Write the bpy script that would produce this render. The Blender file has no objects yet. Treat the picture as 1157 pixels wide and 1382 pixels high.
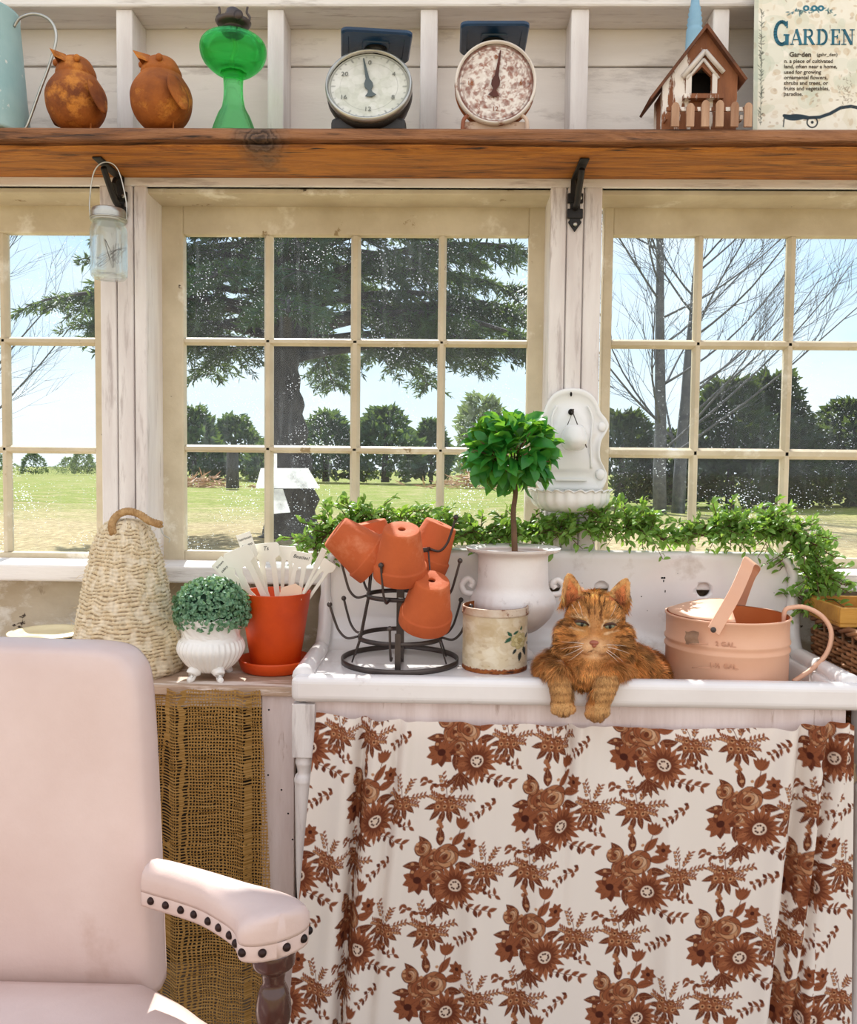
import bpy, bmesh, math, random
import numpy as np
from mathutils import Matrix, Vector, noise as mnoise
random.seed(7); RNG = np.random.default_rng(11)
SC = bpy.context.scene; COL = SC.collection
PI = math.pi
# ------------------------------------------------------------------ camera
F = 1160.0; CAMZ = 1.32
PITCH, YAW, ROLL = math.radians(3.0), math.radians(1.2), math.radians(0.6)
RM = Matrix.Rotation(YAW,3,'Z') @ Matrix.Rotation(PI/2-PITCH,3,'X') @ Matrix.Rotation(ROLL,3,'Z')
cd = bpy.data.cameras.new('camera'); cam = bpy.data.objects.new('camera', cd); COL.objects.link(cam)
cd.sensor_fit = 'VERTICAL'; cd.sensor_height = 24; cd.lens = F/1382*24; cd.clip_end = 2000; cd.clip_start = .02
cam.matrix_world = Matrix.Translation((0,0,CAMZ)) @ RM.to_4x4()
SC.camera = cam
def ray(px, py): return RM @ Vector(((px-578.5)/F, (691-py)/F, -1))
def P(px, py, d):
    r = ray(px,py); k = d/r.y; return Vector((r.x*k, d, CAMZ+r.z*k))
def PZ(px, py, z):
    r = ray(px,py); k = (z-CAMZ)/r.z; return Vector((r.x*k, r.y*k, z))
def X(px, d, py=691): return P(px,py,d).x
def Z(py, d, px=578): return P(px,py,d).z
def S(d): return d/F
# ------------------------------------------------------------------ mesh builder
class MB:
    def __init__(s): s.V=[]; s.Fc=[]; s.sm=[]; s.mi=[]; s.cur=0
    def add(s, vs, fs, smooth=True, M=None):
        o=len(s.V)
        for v in vs:
            v=Vector(v); s.V.append(tuple(M@v) if M is not None else tuple(v))
        for f in fs: s.Fc.append(tuple(i+o for i in f)); s.sm.append(smooth); s.mi.append(s.cur)
        return s
    def box(s, lo, hi, M=None):
        x0,y0,z0=lo; x1,y1,z1=hi
        x0,x1=min(x0,x1),max(x0,x1); y0,y1=min(y0,y1),max(y0,y1); z0,z1=min(z0,z1),max(z0,z1)
        return s.add([(x0,y0,z0),(x1,y0,z0),(x1,y1,z0),(x0,y1,z0),(x0,y0,z1),(x1,y0,z1),(x1,y1,z1),(x0,y1,z1)],
            [(3,2,1,0),(4,5,6,7),(0,1,5,4),(1,2,6,5),(2,3,7,6),(3,0,4,7)], False, M)
    def tube(s, pts, r, n=8, closed=False, M=None, flat=1.0):
        pts=[Vector(p) for p in pts]; m=len(pts); rs=r if hasattr(r,'__len__') else [r]*m
        vs=[]; fs=[]; up=None
        for i,p in enumerate(pts):
            if closed: t=pts[(i+1)%m]-pts[i-1]
            else: t=pts[min(i+1,m-1)]-pts[max(i-1,0)]
            t = t.normalized() if t.length>1e-9 else Vector((0,0,1))
            if up is None: up=Vector((0,0,1)) if abs(t.z)<.9 else Vector((0,1,0))
            a=up-t*up.dot(t)
            if a.length<1e-6: a=Vector((1,0,0))-t*t.x
            a.normalize(); b=t.cross(a); up=a
            for k in range(n):
                th=2*PI*k/n; vs.append(p+(a*math.cos(th)+b*math.sin(th)*flat)*rs[i])
        for i in range(m if closed else m-1):
            j=(i+1)%m
            for k in range(n): fs.append((i*n+k,i*n+(k+1)%n,j*n+(k+1)%n,j*n+k))
        if not closed:
            fs.append(tuple(range(n-1,-1,-1))); fs.append(tuple((m-1)*n+k for k in range(n)))
        return s.add(vs,fs,True,M)
    def lathe(s, prof, n=48, c=(0,0,0), fn=None, caps=True, M=None):
        vs=[]; fs=[]; m=len(prof); c=Vector(c)
        for i,(r,z) in enumerate(prof):
            for k in range(n):
                th=2*PI*k/n; q=fn(th,i,r,z) if fn else (r,z)
                vs.append(c+Vector((q[0]*math.cos(th),q[0]*math.sin(th),q[1])))
        for i in range(m-1):
            for k in range(n): fs.append((i*n+k,i*n+(k+1)%n,(i+1)*n+(k+1)%n,(i+1)*n+k))
        if caps:
            if prof[0][0]>1e-6: fs.append(tuple(range(n-1,-1,-1)))
            if prof[-1][0]>1e-6: fs.append(tuple((m-1)*n+k for k in range(n)))
        return s.add(vs,fs,True,M)
    def ell(s, c, r, n=20, m=12, M=None):
        r=(r,r,r) if not hasattr(r,'__len__') else r
        vs=[];fs=[]
        for i in range(m+1):
            ph=PI*i/m
            for k in range(n):
                th=2*PI*k/n; vs.append((r[0]*math.sin(ph)*math.cos(th),r[1]*math.sin(ph)*math.sin(th),-r[2]*math.cos(ph)))
        for i in range(m):
            for k in range(n): fs.append((i*n+k,i*n+(k+1)%n,(i+1)*n+(k+1)%n,(i+1)*n+k))
        MM=Matrix.Translation(c) @ (M.to_4x4() if M is not None else Matrix())
        return s.add(vs,fs,True,MM)
    def prism(s, poly, y0, y1, M=None, smooth=False):     # polygon in (x,z), extruded along y
        n=len(poly); vs=[(x,y0,z) for x,z in poly]+[(x,y1,z) for x,z in poly]
        fs=[tuple(range(n)),tuple(range(2*n-1,n-1,-1))]+[(i+n,(i+1)%n+n,(i+1)%n,i) for i in range(n)]
        return s.add(vs,fs,smooth,M)
    def grid(s, nu, nv, fn, M=None, smooth=True):
        vs=[fn(i/(nu-1),j/(nv-1)) for j in range(nv) for i in range(nu)]
        fs=[(j*nu+i,j*nu+i+1,(j+1)*nu+i+1,(j+1)*nu+i) for j in range(nv-1) for i in range(nu-1)]
        return s.add(vs,fs,smooth,M)
    def build(s, name, mat, parent=None, bevel=0, seg=2, sub=0, solid=0, off=0, merge=0):
        me=bpy.data.meshes.new(name); me.from_pydata(s.V,[],s.Fc); me.update()
        me.polygons.foreach_set('use_smooth', s.sm); me.polygons.foreach_set('material_index', s.mi)
        if merge:
            bm=bmesh.new(); bm.from_mesh(me); bmesh.ops.remove_doubles(bm,verts=bm.verts,dist=merge); bm.to_mesh(me); bm.free()
        o=link(name,me,mat,parent)
        if solid: m=o.modifiers.new('s','SOLIDIFY'); m.thickness=solid; m.offset=off
        if bevel: m=o.modifiers.new('b','BEVEL'); m.width=bevel; m.segments=seg; m.limit_method='ANGLE'; m.angle_limit=math.radians(40); m.harden_normals=False
        if sub: m=o.modifiers.new('u','SUBSURF'); m.levels=sub; m.render_levels=sub
        return o
def link(name, me, mat, parent=None):
    for m in (mat if isinstance(mat,(list,tuple)) else [mat]): me.materials.append(m)
    o=bpy.data.objects.new(name,me); COL.objects.link(o)
    if parent is not None: adopt(o,parent)
    else:
        n=len(me.vertices); co=np.empty(n*3,dtype=np.float32); me.vertices.foreach_get('co',co); co=co.reshape(-1,3)
        c=(co.min(0)+co.max(0))/2; c[2]=co[:,2].min(); me.vertices.foreach_set('co',(co-c).ravel()); me.update(); o.location=[float(q) for q in c]
    return o
def world_loc(o):
    l=Vector(o.location)
    while o.parent is not None: o=o.parent; l+=Vector(o.location) if o.type=='EMPTY' else (Vector(o.location))
    return l
def adopt(o,parent):                                      # mesh is in world coordinates; parents are never rotated while building
    o.parent=parent; T=Vector((0,0,0)); q=parent
    if q.type=='EMPTY' : T=Vector(q.location)
    elif q.parent is None: T=Vector(q.location)
    o.matrix_parent_inverse=Matrix.Translation(-T)
def fast(name, V, Q, mat, parent=None, smooth=True, col=None):   # numpy mesh of quads (n,4) or tris (n,3)
    V=np.asarray(V,dtype=np.float32); Q=np.asarray(Q,dtype=np.int32); k=Q.shape[1]
    me=bpy.data.meshes.new(name); me.vertices.add(len(V)); me.vertices.foreach_set('co',V.ravel())
    me.loops.add(Q.size); me.loops.foreach_set('vertex_index',Q.ravel())
    me.polygons.add(len(Q)); me.polygons.foreach_set('loop_start',np.arange(0,Q.size,k,dtype=np.int32))
    me.polygons.foreach_set('use_smooth',np.full(len(Q),smooth)); me.update(calc_edges=True)
    if col is not None: setcol(me,col)
    return link(name,me,mat,parent)
def setcol(me,col):
    col=np.asarray(col,dtype=np.float32)
    if col.shape[1]==3: col=np.hstack([col,np.ones((len(col),1),dtype=np.float32)])
    a=me.color_attributes.new('Col','FLOAT_COLOR','POINT'); a.data.foreach_set('color',col.ravel())
def thing(name,label,cat,loc=(0,0,0),group=None):
    o=bpy.data.objects.new(name,None); COL.objects.link(o); o.location=loc; o.empty_display_size=.05
    return tag(o,label,cat,group)
def tag(o,label,cat,group=None,kind=None):
    o['label']=label; o['category']=cat
    if group: o['group']=group
    if kind: o['kind']=kind
    return o
def struct(o): o['kind']='structure'; return o
def kids(o): return [c for c in bpy.data.objects if c.parent==o]
def copy_tree(o,parent=None):
    c=o.copy(); COL.objects.link(c)
    if parent is not None: c.parent=parent
    for k in kids(o): copy_tree(k,c)
    return c
def bake(o):                                              # apply modifiers, return numpy-friendly new mesh object data
    dg=bpy.context.evaluated_depsgraph_get(); dg.update(); ev=o.evaluated_get(dg); me=bpy.data.meshes.new_from_object(ev)
    o.modifiers.clear(); o.data=me; return o
def smooth_all(o):
    o.data.polygons.foreach_set('use_smooth',np.ones(len(o.data.polygons),dtype=bool))
def nz(v,sc,seed=0): return mnoise.noise(Vector(v)*sc+Vector((seed*7.3,seed*3.1,seed)))
def bez(pts,n=24):                                        # Catmull-Rom through points
    pts=[Vector(p) for p in pts]; out=[]
    for i in range(len(pts)-1):
        p0=pts[max(i-1,0)];p1=pts[i];p2=pts[i+1];p3=pts[min(i+2,len(pts)-1)]
        for k in range(n):
            t=k/n; out.append(.5*((2*p1)+(p2-p0)*t+(2*p0-5*p1+4*p2-p3)*t*t+(-p0+3*p1-3*p2+p3)*t**3))
    out.append(pts[-1]); return out
def prof(pts,n=6): return [(v.x,v.y) for v in bez([(a,b,0) for a,b in pts],n)]
# ------------------------------------------------------------------ materials
def lin(v): v/=255; return v/12.92 if v<=.04045 else ((v+.055)/1.055)**2.4
def c(r,g,b,a=1): return (lin(r),lin(g),lin(b),a)
def c3(r,g,b): return np.array([lin(r),lin(g),lin(b)])
class NT:
    def __init__(s,name):
        s.m=bpy.data.materials.new(name); s.m.use_nodes=True; s.t=s.m.node_tree; s.t.nodes.clear()
        s.out=s.t.nodes.new('ShaderNodeOutputMaterial')
    def n(s,typ,ins=None,**kw):
        q=s.t.nodes.new(typ)
        for k,v in kw.items(): setattr(q,k,v)
        for k,v in (ins or {}).items(): s.set(q.inputs[k],v)
        return q
    def set(s,sock,v):
        if isinstance(v,bpy.types.NodeSocket): s.t.links.new(v,sock)
        elif isinstance(v,bpy.types.Node): s.t.links.new(v.outputs[0],sock)
        else: sock.default_value=v
    def co(s,stretch=(1,1,1),kind='Object',rot=(0,0,0)):
        return s.n('ShaderNodeMapping',{'Vector':s.n('ShaderNodeTexCoord').outputs[kind],'Scale':stretch,'Rotation':rot}).outputs[0]
    def noise(s,vec,scale,detail=5,rough=.6,dist=0):
        return s.n('ShaderNodeTexNoise',{'Vector':vec,'Scale':scale,'Detail':detail,'Roughness':rough,'Distortion':dist}).outputs['Fac']
    def ramp(s,fac,stops,interp='LINEAR'):
        q=s.n('ShaderNodeValToRGB',{'Fac':fac}); r=q.color_ramp; r.interpolation=interp
        while len(r.elements)<len(stops): r.elements.new(.5)
        for e,(p,col) in zip(r.elements,stops): e.position=p; e.color=col if len(col)==4 else (*col,1)
        return q.outputs[0]
    def step(s,fac,a,b): return s.n('ShaderNodeMapRange',{'Value':fac,'From Min':a,'From Max':b}).outputs[0]
    def mix(s,f,a,b,blend='MIX'):
        q=s.n('ShaderNodeMix',data_type='RGBA',blend_type=blend); s.set(q.inputs[0],f); s.set(q.inputs[6],a); s.set(q.inputs[7],b); return q.outputs[2]
    def math(s,op,a,b=0.0,cl=False):
        q=s.n('ShaderNodeMath',operation=op,use_clamp=cl); s.set(q.inputs[0],a); s.set(q.inputs[1],b); return q.outputs[0]
    def bump(s,h,st,dist=.01): return s.n('ShaderNodeBump',{'Height':h,'Strength':st,'Distance':dist}).outputs[0]
    def bsdf(s,**ins):
        q=s.n('ShaderNodeBsdfPrincipled'); 
        for k,v in ins.items(): s.set(q.inputs[k.replace('_',' ')],v)
        return q.outputs[0]
    def end(s,sh): s.t.links.new(sh,s.out.inputs[0]); return s.m
def paint(name,c1,c2,scale=6,rough=.5,stretch=(1,1,1),chips=(),bump=.15,bscale=60,metal=0,coat=0,spec=.5,sheen=0,ramp=(.35,.65)):
    t=NT(name); v=t.co(stretch); col=t.ramp(t.noise(v,scale,6),[(ramp[0],c1),(ramp[1],c2)])
    h=t.noise(v,bscale,4); k=0
    for ch in chips:                                      # (colour, threshold, softness, scale, stretch)
        vv=t.co(ch[4]) if len(ch)>4 else v
        f=t.noise(t.n('ShaderNodeVectorMath',{0:vv,1:(k*3.7+1,k*1.3,k*5.1)},operation='ADD').outputs[0],ch[3],6,.65)
        f=t.step(f,ch[1],ch[1]+ch[2]); col=t.mix(f,col,ch[0]); h=t.math('SUBTRACT',h,t.math('MULTIPLY',f,.6)); k+=1
    return t.end(t.bsdf(Base_Color=col,Roughness=rough,Metallic=metal,Coat_Weight=coat,Specular_IOR_Level=spec,Sheen_Weight=sheen,Normal=t.bump(h,bump,.004)))
def leaf(name,c1,c2,rough=.45,trans=.35,scale=40,spec=.4):
    t=NT(name); col=t.ramp(t.noise(t.co(),scale,3),[(.3,c1),(.7,c2)])
    p=t.bsdf(Base_Color=col,Roughness=rough,Specular_IOR_Level=spec)
    tr=t.n('ShaderNodeBsdfTranslucent',{'Color':t.mix(.35,col,c(190,220,40))}).outputs[0]
    return t.end(t.n('ShaderNodeMixShader',{0:trans,1:p,2:tr}).outputs[0])
def vcol(name,rough=.6,trans=0,bump=0,bscale=300,spec=.4,sheen=0,transmix=None):
    t=NT(name); a=t.n('ShaderNodeAttribute',attribute_name='Col').outputs['Color']
    kw={}
    if bump: kw['Normal']=t.bump(t.noise(t.co(),bscale,3),bump,.002)
    sh=t.bsdf(Base_Color=a,Roughness=rough,Specular_IOR_Level=spec,Sheen_Weight=sheen,**kw)
    if trans:
        tr=t.n('ShaderNodeBsdfTranslucent',{'Color':a}).outputs[0]
        sh=t.n('ShaderNodeMixShader',{0:trans,1:sh,2:tr}).outputs[0]
    return t.end(sh)
def glass(name,col=(1,1,1,1),rough=.0,ior=1.45,thin=.5):
    t=NT(name); g=t.n('ShaderNodeBsdfGlass',{'Color':col,'Roughness':rough,'IOR':ior}).outputs[0]
    tr=t.n('ShaderNodeBsdfTransparent',{'Color':col}).outputs[0]
    return t.end(t.n('ShaderNodeMixShader',{0:thin,1:g,2:tr}).outputs[0])
# ------------------------------------------------------------------ numpy leaf scatter
def scatter(pos,dirs,nors,L,W,bend=0.15,shape='leaf'):
    """leaf blades as two quads folded along a midrib; arrays (n,3); L, W (n,)"""
    pos=np.asarray(pos,float); d=np.asarray(dirs,float); d/=np.linalg.norm(d,axis=1,keepdims=True)+1e-9
    n=np.asarray(nors,float); n=n-d*(n*d).sum(1,keepdims=True); n/=np.linalg.norm(n,axis=1,keepdims=True)+1e-9
    s=np.cross(d,n); L=np.asarray(L,float)[:,None]; W=np.asarray(W,float)[:,None]
    a=pos; t=pos+d*L-n*L*bend; m=pos+d*L*.5+n*L*bend*.25
    if shape=='leaf':
        l=pos+d*L*.45+s*W*.5+n*W*.15+n*L*bend*.2; r=pos+d*L*.45-s*W*.5+n*W*.15+n*L*bend*.2
        V=np.stack([a,l,t,r,m],1).reshape(-1,3); k=np.arange(len(pos))[:,None]*5
        Q=np.concatenate([k+np.array([[0,4,1,1]]),],0)
        T=np.concatenate([k+np.array([[0,4,1]]),k+np.array([[1,4,2]]),k+np.array([[0,3,4]]),k+np.array([[4,3,2]])],0)
        return V,T
    if shape=='blade':                                    # rounded six-sided blade with rib
        f=[(.0,0),(.22,.38),(.5,.5),(.8,.34),(1,0)]
        vs=[]
        for (u,w) in f:
            b=pos+d*L*u+n*(L*bend*math.sin(PI*u)-L*bend*u*u)
            vs+= [b] if w==0 else [b+s*W*w+n*W*.12, b, b-s*W*w+n*W*.12]
        V=np.stack(vs,1); m=V.shape[1]; V=V.reshape(-1,3); k=np.arange(len(pos))[:,None]*m
        tr=[(0,2,1),(0,3,2)]
        for i in (1,4): tr+= [(i,i+1,i+4),(i,i+4,i+3),(i+1,i+2,i+5),(i+1,i+5,i+4)]
        tr+= [(7,8,10),(8,9,10)]
        return V,np.concatenate([k+np.array([q]) for q in tr],0)
def rdir(n):
    v=RNG.normal(size=(n,3)); return v/np.linalg.norm(v,axis=1,keepdims=True)
BROWN=c(96,62,42)
M_white=paint('white painted wood',c(236,232,230),c(214,206,204),3,.55,(6,6,.8),[(c(188,178,176),.55,.12,5,(8,8,1)),(BROWN,.705,.02,9,(1.5,1.5,.5)),(c(60,45,38),.76,.01,24)],.25,40)
M_whiteh=paint('white painted board',c(240,236,233),c(222,216,212),3,.55,(.8,6,6),[(c(196,188,184),.55,.12,5,(1,8,8)),(BROWN,.71,.02,9,(.5,1.5,1.5)),(c(60,45,38),.76,.01,24)],.25,40)
M_ship=paint('whitewashed shiplap',c(242,236,230),c(226,219,213),2,.6,(.6,4,3),[(c(202,194,188),.56,.12,4,(1,4,4)),(c(128,98,82),.70,.03,14,(.7,1,1.4))],.2,30)
M_cream=paint('aged cream window paint',c(212,200,174),c(188,174,146),5,.55,(1,1,1),[(c(234,228,212),.58,.1,6),(c(150,128,92),.66,.03,11),(c(72,54,40),.70,.015,16)],.4,50)
M_lowwall=paint('weathered plaster wall',c(206,194,172),c(178,160,132),4,.8,(1,1,1.5),[(c(226,220,208),.5,.1,7),(c(120,88,60),.58,.06,5,(1,1,.6)),(c(60,46,38),.66,.03,14)],.6,30)
M_floor=paint('worn floorboards',c(170,150,128),c(134,112,92),4,.6,(1,.2,1),(),.2,30)
M_grass=None
def ground_mat():
    t=NT('lawn'); v=t.co((1,1,1)); y=t.n('ShaderNodeSeparateXYZ',{0:t.n('ShaderNodeNewGeometry').outputs['Position']}).outputs[1]
    big=t.noise(v,.25,5,.6); fine=t.noise(t.co((1,.5,1)),9,6,.7)
    green=t.ramp(fine,[(.3,c(84,100,40)),(.55,c(124,134,62)),(.75,c(160,162,92))])
    straw=t.ramp(fine,[(.3,c(128,112,84)),(.55,c(172,156,120)),(.75,c(206,194,160))])
    near=t.math('ADD',t.n('ShaderNodeMapRange',{'Value':y,'From Min':19.0,'From Max':30.0}).outputs[0],t.math('MULTIPLY',t.math('SUBTRACT',big,.5),1.6),True)
    near=t.math('MULTIPLY',near,t.step(t.noise(v,.9,4),.25,.5),True)
    return t.end(t.bsdf(Base_Color=t.mix(near,straw,green),Roughness=.95,Specular_IOR_Level=.1,Normal=t.bump(fine,.8,.05)))
M_ground=ground_mat()
def shelf_mat():
    t=NT('old barn beam wood'); v=t.co((.35,3,3)); g=t.noise(v,9,8,.7,1.2); g2=t.noise(t.co((.5,9,9)),14,4,.6,.3)
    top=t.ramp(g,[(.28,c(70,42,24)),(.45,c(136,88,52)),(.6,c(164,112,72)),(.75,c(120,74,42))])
    sunlit_under=t.ramp(g,[(.28,c(62,30,8)),(.45,c(158,92,26)),(.6,c(196,124,40)),(.75,c(118,62,16))])  # golden underside: reflected sunlight put into the wood colour
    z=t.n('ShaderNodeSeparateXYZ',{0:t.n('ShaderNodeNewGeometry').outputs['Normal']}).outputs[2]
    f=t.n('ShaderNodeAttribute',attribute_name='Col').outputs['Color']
    col=t.mix(f,top,sunlit_under); col=t.mix(t.step(g2,.58,.68),col,c(46,26,12))
    kn=t.n('ShaderNodeVectorMath',{0:t.n('ShaderNodeMapping',{'Vector':t.n('ShaderNodeNewGeometry').outputs['Position'],'Location':tuple(-a*b for a,b in zip(P(350,186,2.02),(1,.3,1.6))),'Scale':(1,.3,1.6)}).outputs[0]},operation='LENGTH').outputs['Value']
    kw_=t.math('ADD',kn,t.math('MULTIPLY',t.math('SUBTRACT',t.noise(t.co((1,1,1)),30,4),.5),.06))
    col=t.mix(t.step(kw_,.075,.03),col,t.ramp(t.math('FRACT',t.math('MULTIPLY',kw_,60.0)),[(.2,c(60,42,32)),(.7,c(112,86,68))]))
    return t.end(t.bsdf(Base_Color=col,Roughness=.6,Normal=t.bump(t.math('ADD',g,t.math('MULTIPLY',g2,.7)),.9,.008)))
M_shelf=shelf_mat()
M_iron=paint('black iron',c(24,22,22),c(40,36,34),12,.5,metal=.3,bump=.2)
def pane_mat():
    t=NT('dusty window glass'); v=t.co((1,0,1))
    tr=t.n('ShaderNodeBsdfTransparent',{'Color':(.965,.985,.99,1)}).outputs[0]
    gl=t.n('ShaderNodeBsdfGlossy',{'Color':(1,1,1,1),'Roughness':.03}).outputs[0]
    fr=t.math('ADD',t.math('MULTIPLY',t.math('POWER',t.n('ShaderNodeLayerWeight',{'Blend':.5}).outputs['Facing'],4.0),.5),.012)
    clean=t.n('ShaderNodeMixShader',{0:fr,1:tr,2:gl}).outputs[0]
    dif=t.n('ShaderNodeMixShader',{0:.5,1:t.n('ShaderNodeBsdfDiffuse',{'Color':(.8,.88,.95,1)}).outputs[0],2:t.n('ShaderNodeBsdfTranslucent',{'Color':(.8,.88,.95,1)}).outputs[0]}).outputs[0]
    film=t.math('MULTIPLY',t.step(t.noise(v,3.0,5,.6),.35,.8),.02)
    streak=t.math('MULTIPLY',t.step(t.noise(t.co((30,0,2)),2.0,4),.55,.75),.03)
    vor=t.n('ShaderNodeTexVoronoi',{'Vector':v,'Scale':170.0},feature='F1').outputs['Distance']
    sp=t.math('MULTIPLY',t.math('LESS_THAN',vor,t.math('MULTIPLY',t.step(t.noise(v,7,5),.40,.72),.33)),.6)
    f=t.math('ADD',t.math('ADD',film,streak),sp,True)
    return t.end(t.n('ShaderNodeMixShader',{0:f,1:clean,2:dif}).outputs[0])
M_pane=pane_mat()
M_sink=paint('worn white enamel',c(238,234,234),c(226,220,219),3,.18,chips=[(c(206,196,192),.6,.1,6),(c(56,48,48),.765,.008,16),(c(150,120,104),.74,.03,5)],bump=.06,bscale=8,coat=.3)
M_enam=paint('white enamel',c(240,240,240),c(226,228,228),4,.2,chips=[(c(70,58,54),.77,.01,14)],bump=.04,bscale=10,coat=.3)
M_urn=paint('chipped white urn paint',c(238,234,232),c(220,213,210),4,.4,chips=[(c(186,176,172),.6,.08,9),(c(90,70,60),.745,.012,20)],bump=.2,bscale=40)
M_rust=paint('rusty iron',c(176,100,34),c(112,56,22),9,.75,chips=[(c(200,128,50),.56,.1,14),(c(66,34,20),.62,.06,10)],bump=.6,bscale=70,metal=.2)
M_terra=paint('terracotta',c(198,96,46),c(170,76,32),5,.8,chips=[(c(206,122,82),.6,.12,8)],bump=.25,bscale=90)
M_orange=paint('orange painted clay',c(226,84,14),c(196,62,8),5,.55,chips=[(c(232,100,30),.58,.15,7)],bump=.25,bscale=50)
M_darkwire=paint('dark bronze wire',c(64,56,54),c(88,78,74),8,.4,metal=.6,bump=.15)
M_peach=paint('peach painted tin',c(230,182,152),c(220,166,136),3,.5,chips=[(c(208,160,136),.6,.1,7),(c(122,98,82),.765,.012,11)],bump=.12,bscale=30)
M_peachin=paint('orange painted inside',c(206,120,66),c(190,98,48),4,.5,bump=.1)
M_leather=paint('pale pink leather',c(224,200,192),c(208,180,170),2,.42,chips=[(c(196,164,150),.62,.15,4)],bump=.12,bscale=120,spec=.5)
M_darkwood=paint('dark turned wood',c(72,34,24),c(40,20,16),6,.22,stretch=(3,3,.7),bump=.05,coat=.5)
M_stud=paint('dark upholstery nail',c(60,36,32),c(36,24,22),9,.3,metal=.6)
M_navy=paint('navy enamel',c(22,62,98),c(14,40,68),7,.35,chips=[(c(60,56,54),.68,.04,14)],bump=.1)
M_teal=paint('chipped pale teal paint',c(176,206,206),c(150,188,190),5,.55,chips=[(c(236,238,232),.55,.03,8),(c(120,140,140),.7,.03,14)],bump=.2)
M_galv=paint('zinc wire',c(196,196,190),c(160,160,154),9,.35,metal=.85)
M_black=paint('black painted tin',c(22,20,20),c(36,32,30),7,.4,bump=.1)
M_greenglass=glass('green glass',(.50,.95,.62,1),.0,1.35,.3)
M_jar=glass('clear jar glass',(.95,.98,.98,1),0,1.45,.55)
M_birdwood=paint('peeling birdhouse wood',c(150,94,58),c(112,66,40),5,.75,stretch=(4,4,.8),chips=[(c(236,228,220),.53,.03,7,(4,4,.8))],bump=.5)
M_roofwood=paint('brown birdhouse roof',c(120,72,44),c(80,48,32),6,.8,stretch=(3,.8,3),bump=.5)
M_dark=paint('dark recess',c(20,16,14),c(30,24,20),5,.9)
M_blue=paint('faded blue paint',c(150,190,212),c(122,166,194),6,.6,chips=[(c(214,224,228),.6,.06,10)],bump=.2)
M_plastic=paint('white label plastic',c(240,238,228),c(228,226,212),4,.4,bump=.03)
M_ink=paint('black marker ink',c(20,20,30),c(30,30,40),4,.6)
M_plank=paint('pinkish white plank',c(230,216,214),c(210,192,188),4,.6,(6,6,.7),[(c(168,140,128),.62,.1,6,(5,5,.8)),(c(50,40,40),.76,.01,18)],.25,40)
M_board=paint('worn table board',c(196,170,148),c(160,130,108),4,.6,(.6,4,4),[(c(232,218,208),.56,.08,5,(.6,4,4))],.3,40)
M_wicker=paint('brown wicker',c(168,118,78),c(112,72,46),14,.6,bump=.3)
M_crate=paint('yellow brown crate wood',c(196,144,60),c(158,106,36),4,.6,(.6,4,4),bump=.3)
M_rope=paint('twisted jute rope',c(196,160,112),c(156,118,74),60,.9,bump=.6,bscale=150)
M_milk=paint('white milk glass',c(244,243,240),c(236,234,230),4,.22,bump=.02,coat=.4)
M_bark=paint('tree bark',c(72,70,70),c(44,42,44),6,.9,(1,1,.4),bump=1.,bscale=20)
M_barebark=paint('grey branch bark',c(96,98,100),c(72,74,80),6,.9,bump=.3)
M_stem=paint('plant stem',c(110,84,60),c(84,62,44),20,.8,bump=.3)
M_needle=leaf('conifer needles',c(34,58,52),c(62,88,76),.7,.25,3,.2)
M_hedgeA=leaf('evergreen shrub leaves',c(40,66,58),c(70,96,80),.8,.25,2,.2)
M_hedgeB=leaf('dark cedar leaves',c(36,54,48),c(58,76,64),.8,.2,2,.2)
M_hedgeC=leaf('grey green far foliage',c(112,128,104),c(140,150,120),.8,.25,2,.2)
M_garl=leaf('garland leaves',c(88,136,54),c(144,182,96),.4,.45,60)
M_ficus=leaf('glossy topiary leaves',c(26,116,46),c(62,156,66),.28,.45,25,.5)
M_box=leaf('boxwood leaves',c(50,112,80),c(150,184,150),.45,.2,160)
# ================================================================== the room
WF,SASH,SHEATH,STUD=2.22,2.345,2.36,2.255                 # depths: wall front, sash, sheathing, studs
XL,XR=-2.6,2.9
floor=struct(MB().box((XL,-1.5,-.08),(XR,2.5,0)).build('floor',M_floor))
z_top=Z(12,STUD)
ZSH0=Z(241,WF); ZHEAD=Z(252,WF); ZSILL=Z(767,WF); ZSILLB=Z(790,WF)
# upper wall: two shiplap courses
sh=MB(); zs=Z(90,SHEATH)
for a,b in ((ZHEAD,zs-.002),(zs+.002,zs+.42),(zs+.424,zs+.9)): sh.box((XL,SHEATH,a),(XR,SHEATH+.02,b))  # top courses extended out of view to block the sun
sh.box((XL,SHEATH+.02,ZHEAD),(XR,SHEATH+.05,zs+.9)); 
struct(sh.build('wall_back',M_ship,bevel=.003))
struct(MB().box((XL,STUD-.012,z_top),(XR,SHEATH,z_top+.09)).build('trim_1',M_whiteh,bevel=.006))
struct(MB().box((XL,2.27,0),(XR,2.33,ZSILLB+.02)).build('wall_lower',M_lowwall))
k=2
for a,b in ((-60,-38),(157,179),(361,383),(567,590),(770,794),(961,983),(1170,1192)):
    x0=X(a,STUD,100); x1=X(b,STUD,100)
    struct(MB().box((x0,STUD,ZSH0-.02),(x1,SHEATH,z_top)).build('trim_%d'%k,M_white,bevel=.003)); k+=1
# head casing: one long board with a lip
hc=MB().box((XL,WF,ZHEAD),(XR,SHEATH,ZSH0+.004)); hc.box((XL,WF+.008,ZHEAD-.0),(XR,SHEATH,ZHEAD+.004))
struct(hc.build('trim_%d'%k,M_whiteh,bevel=.004)); k+=1
st=MB().box((XL,WF+.018,ZHEAD-.014),(XR,SASH+.005,ZHEAD)); struct(st.build('trim_%d'%k,M_cream,bevel=.003)); k+=1
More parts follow.
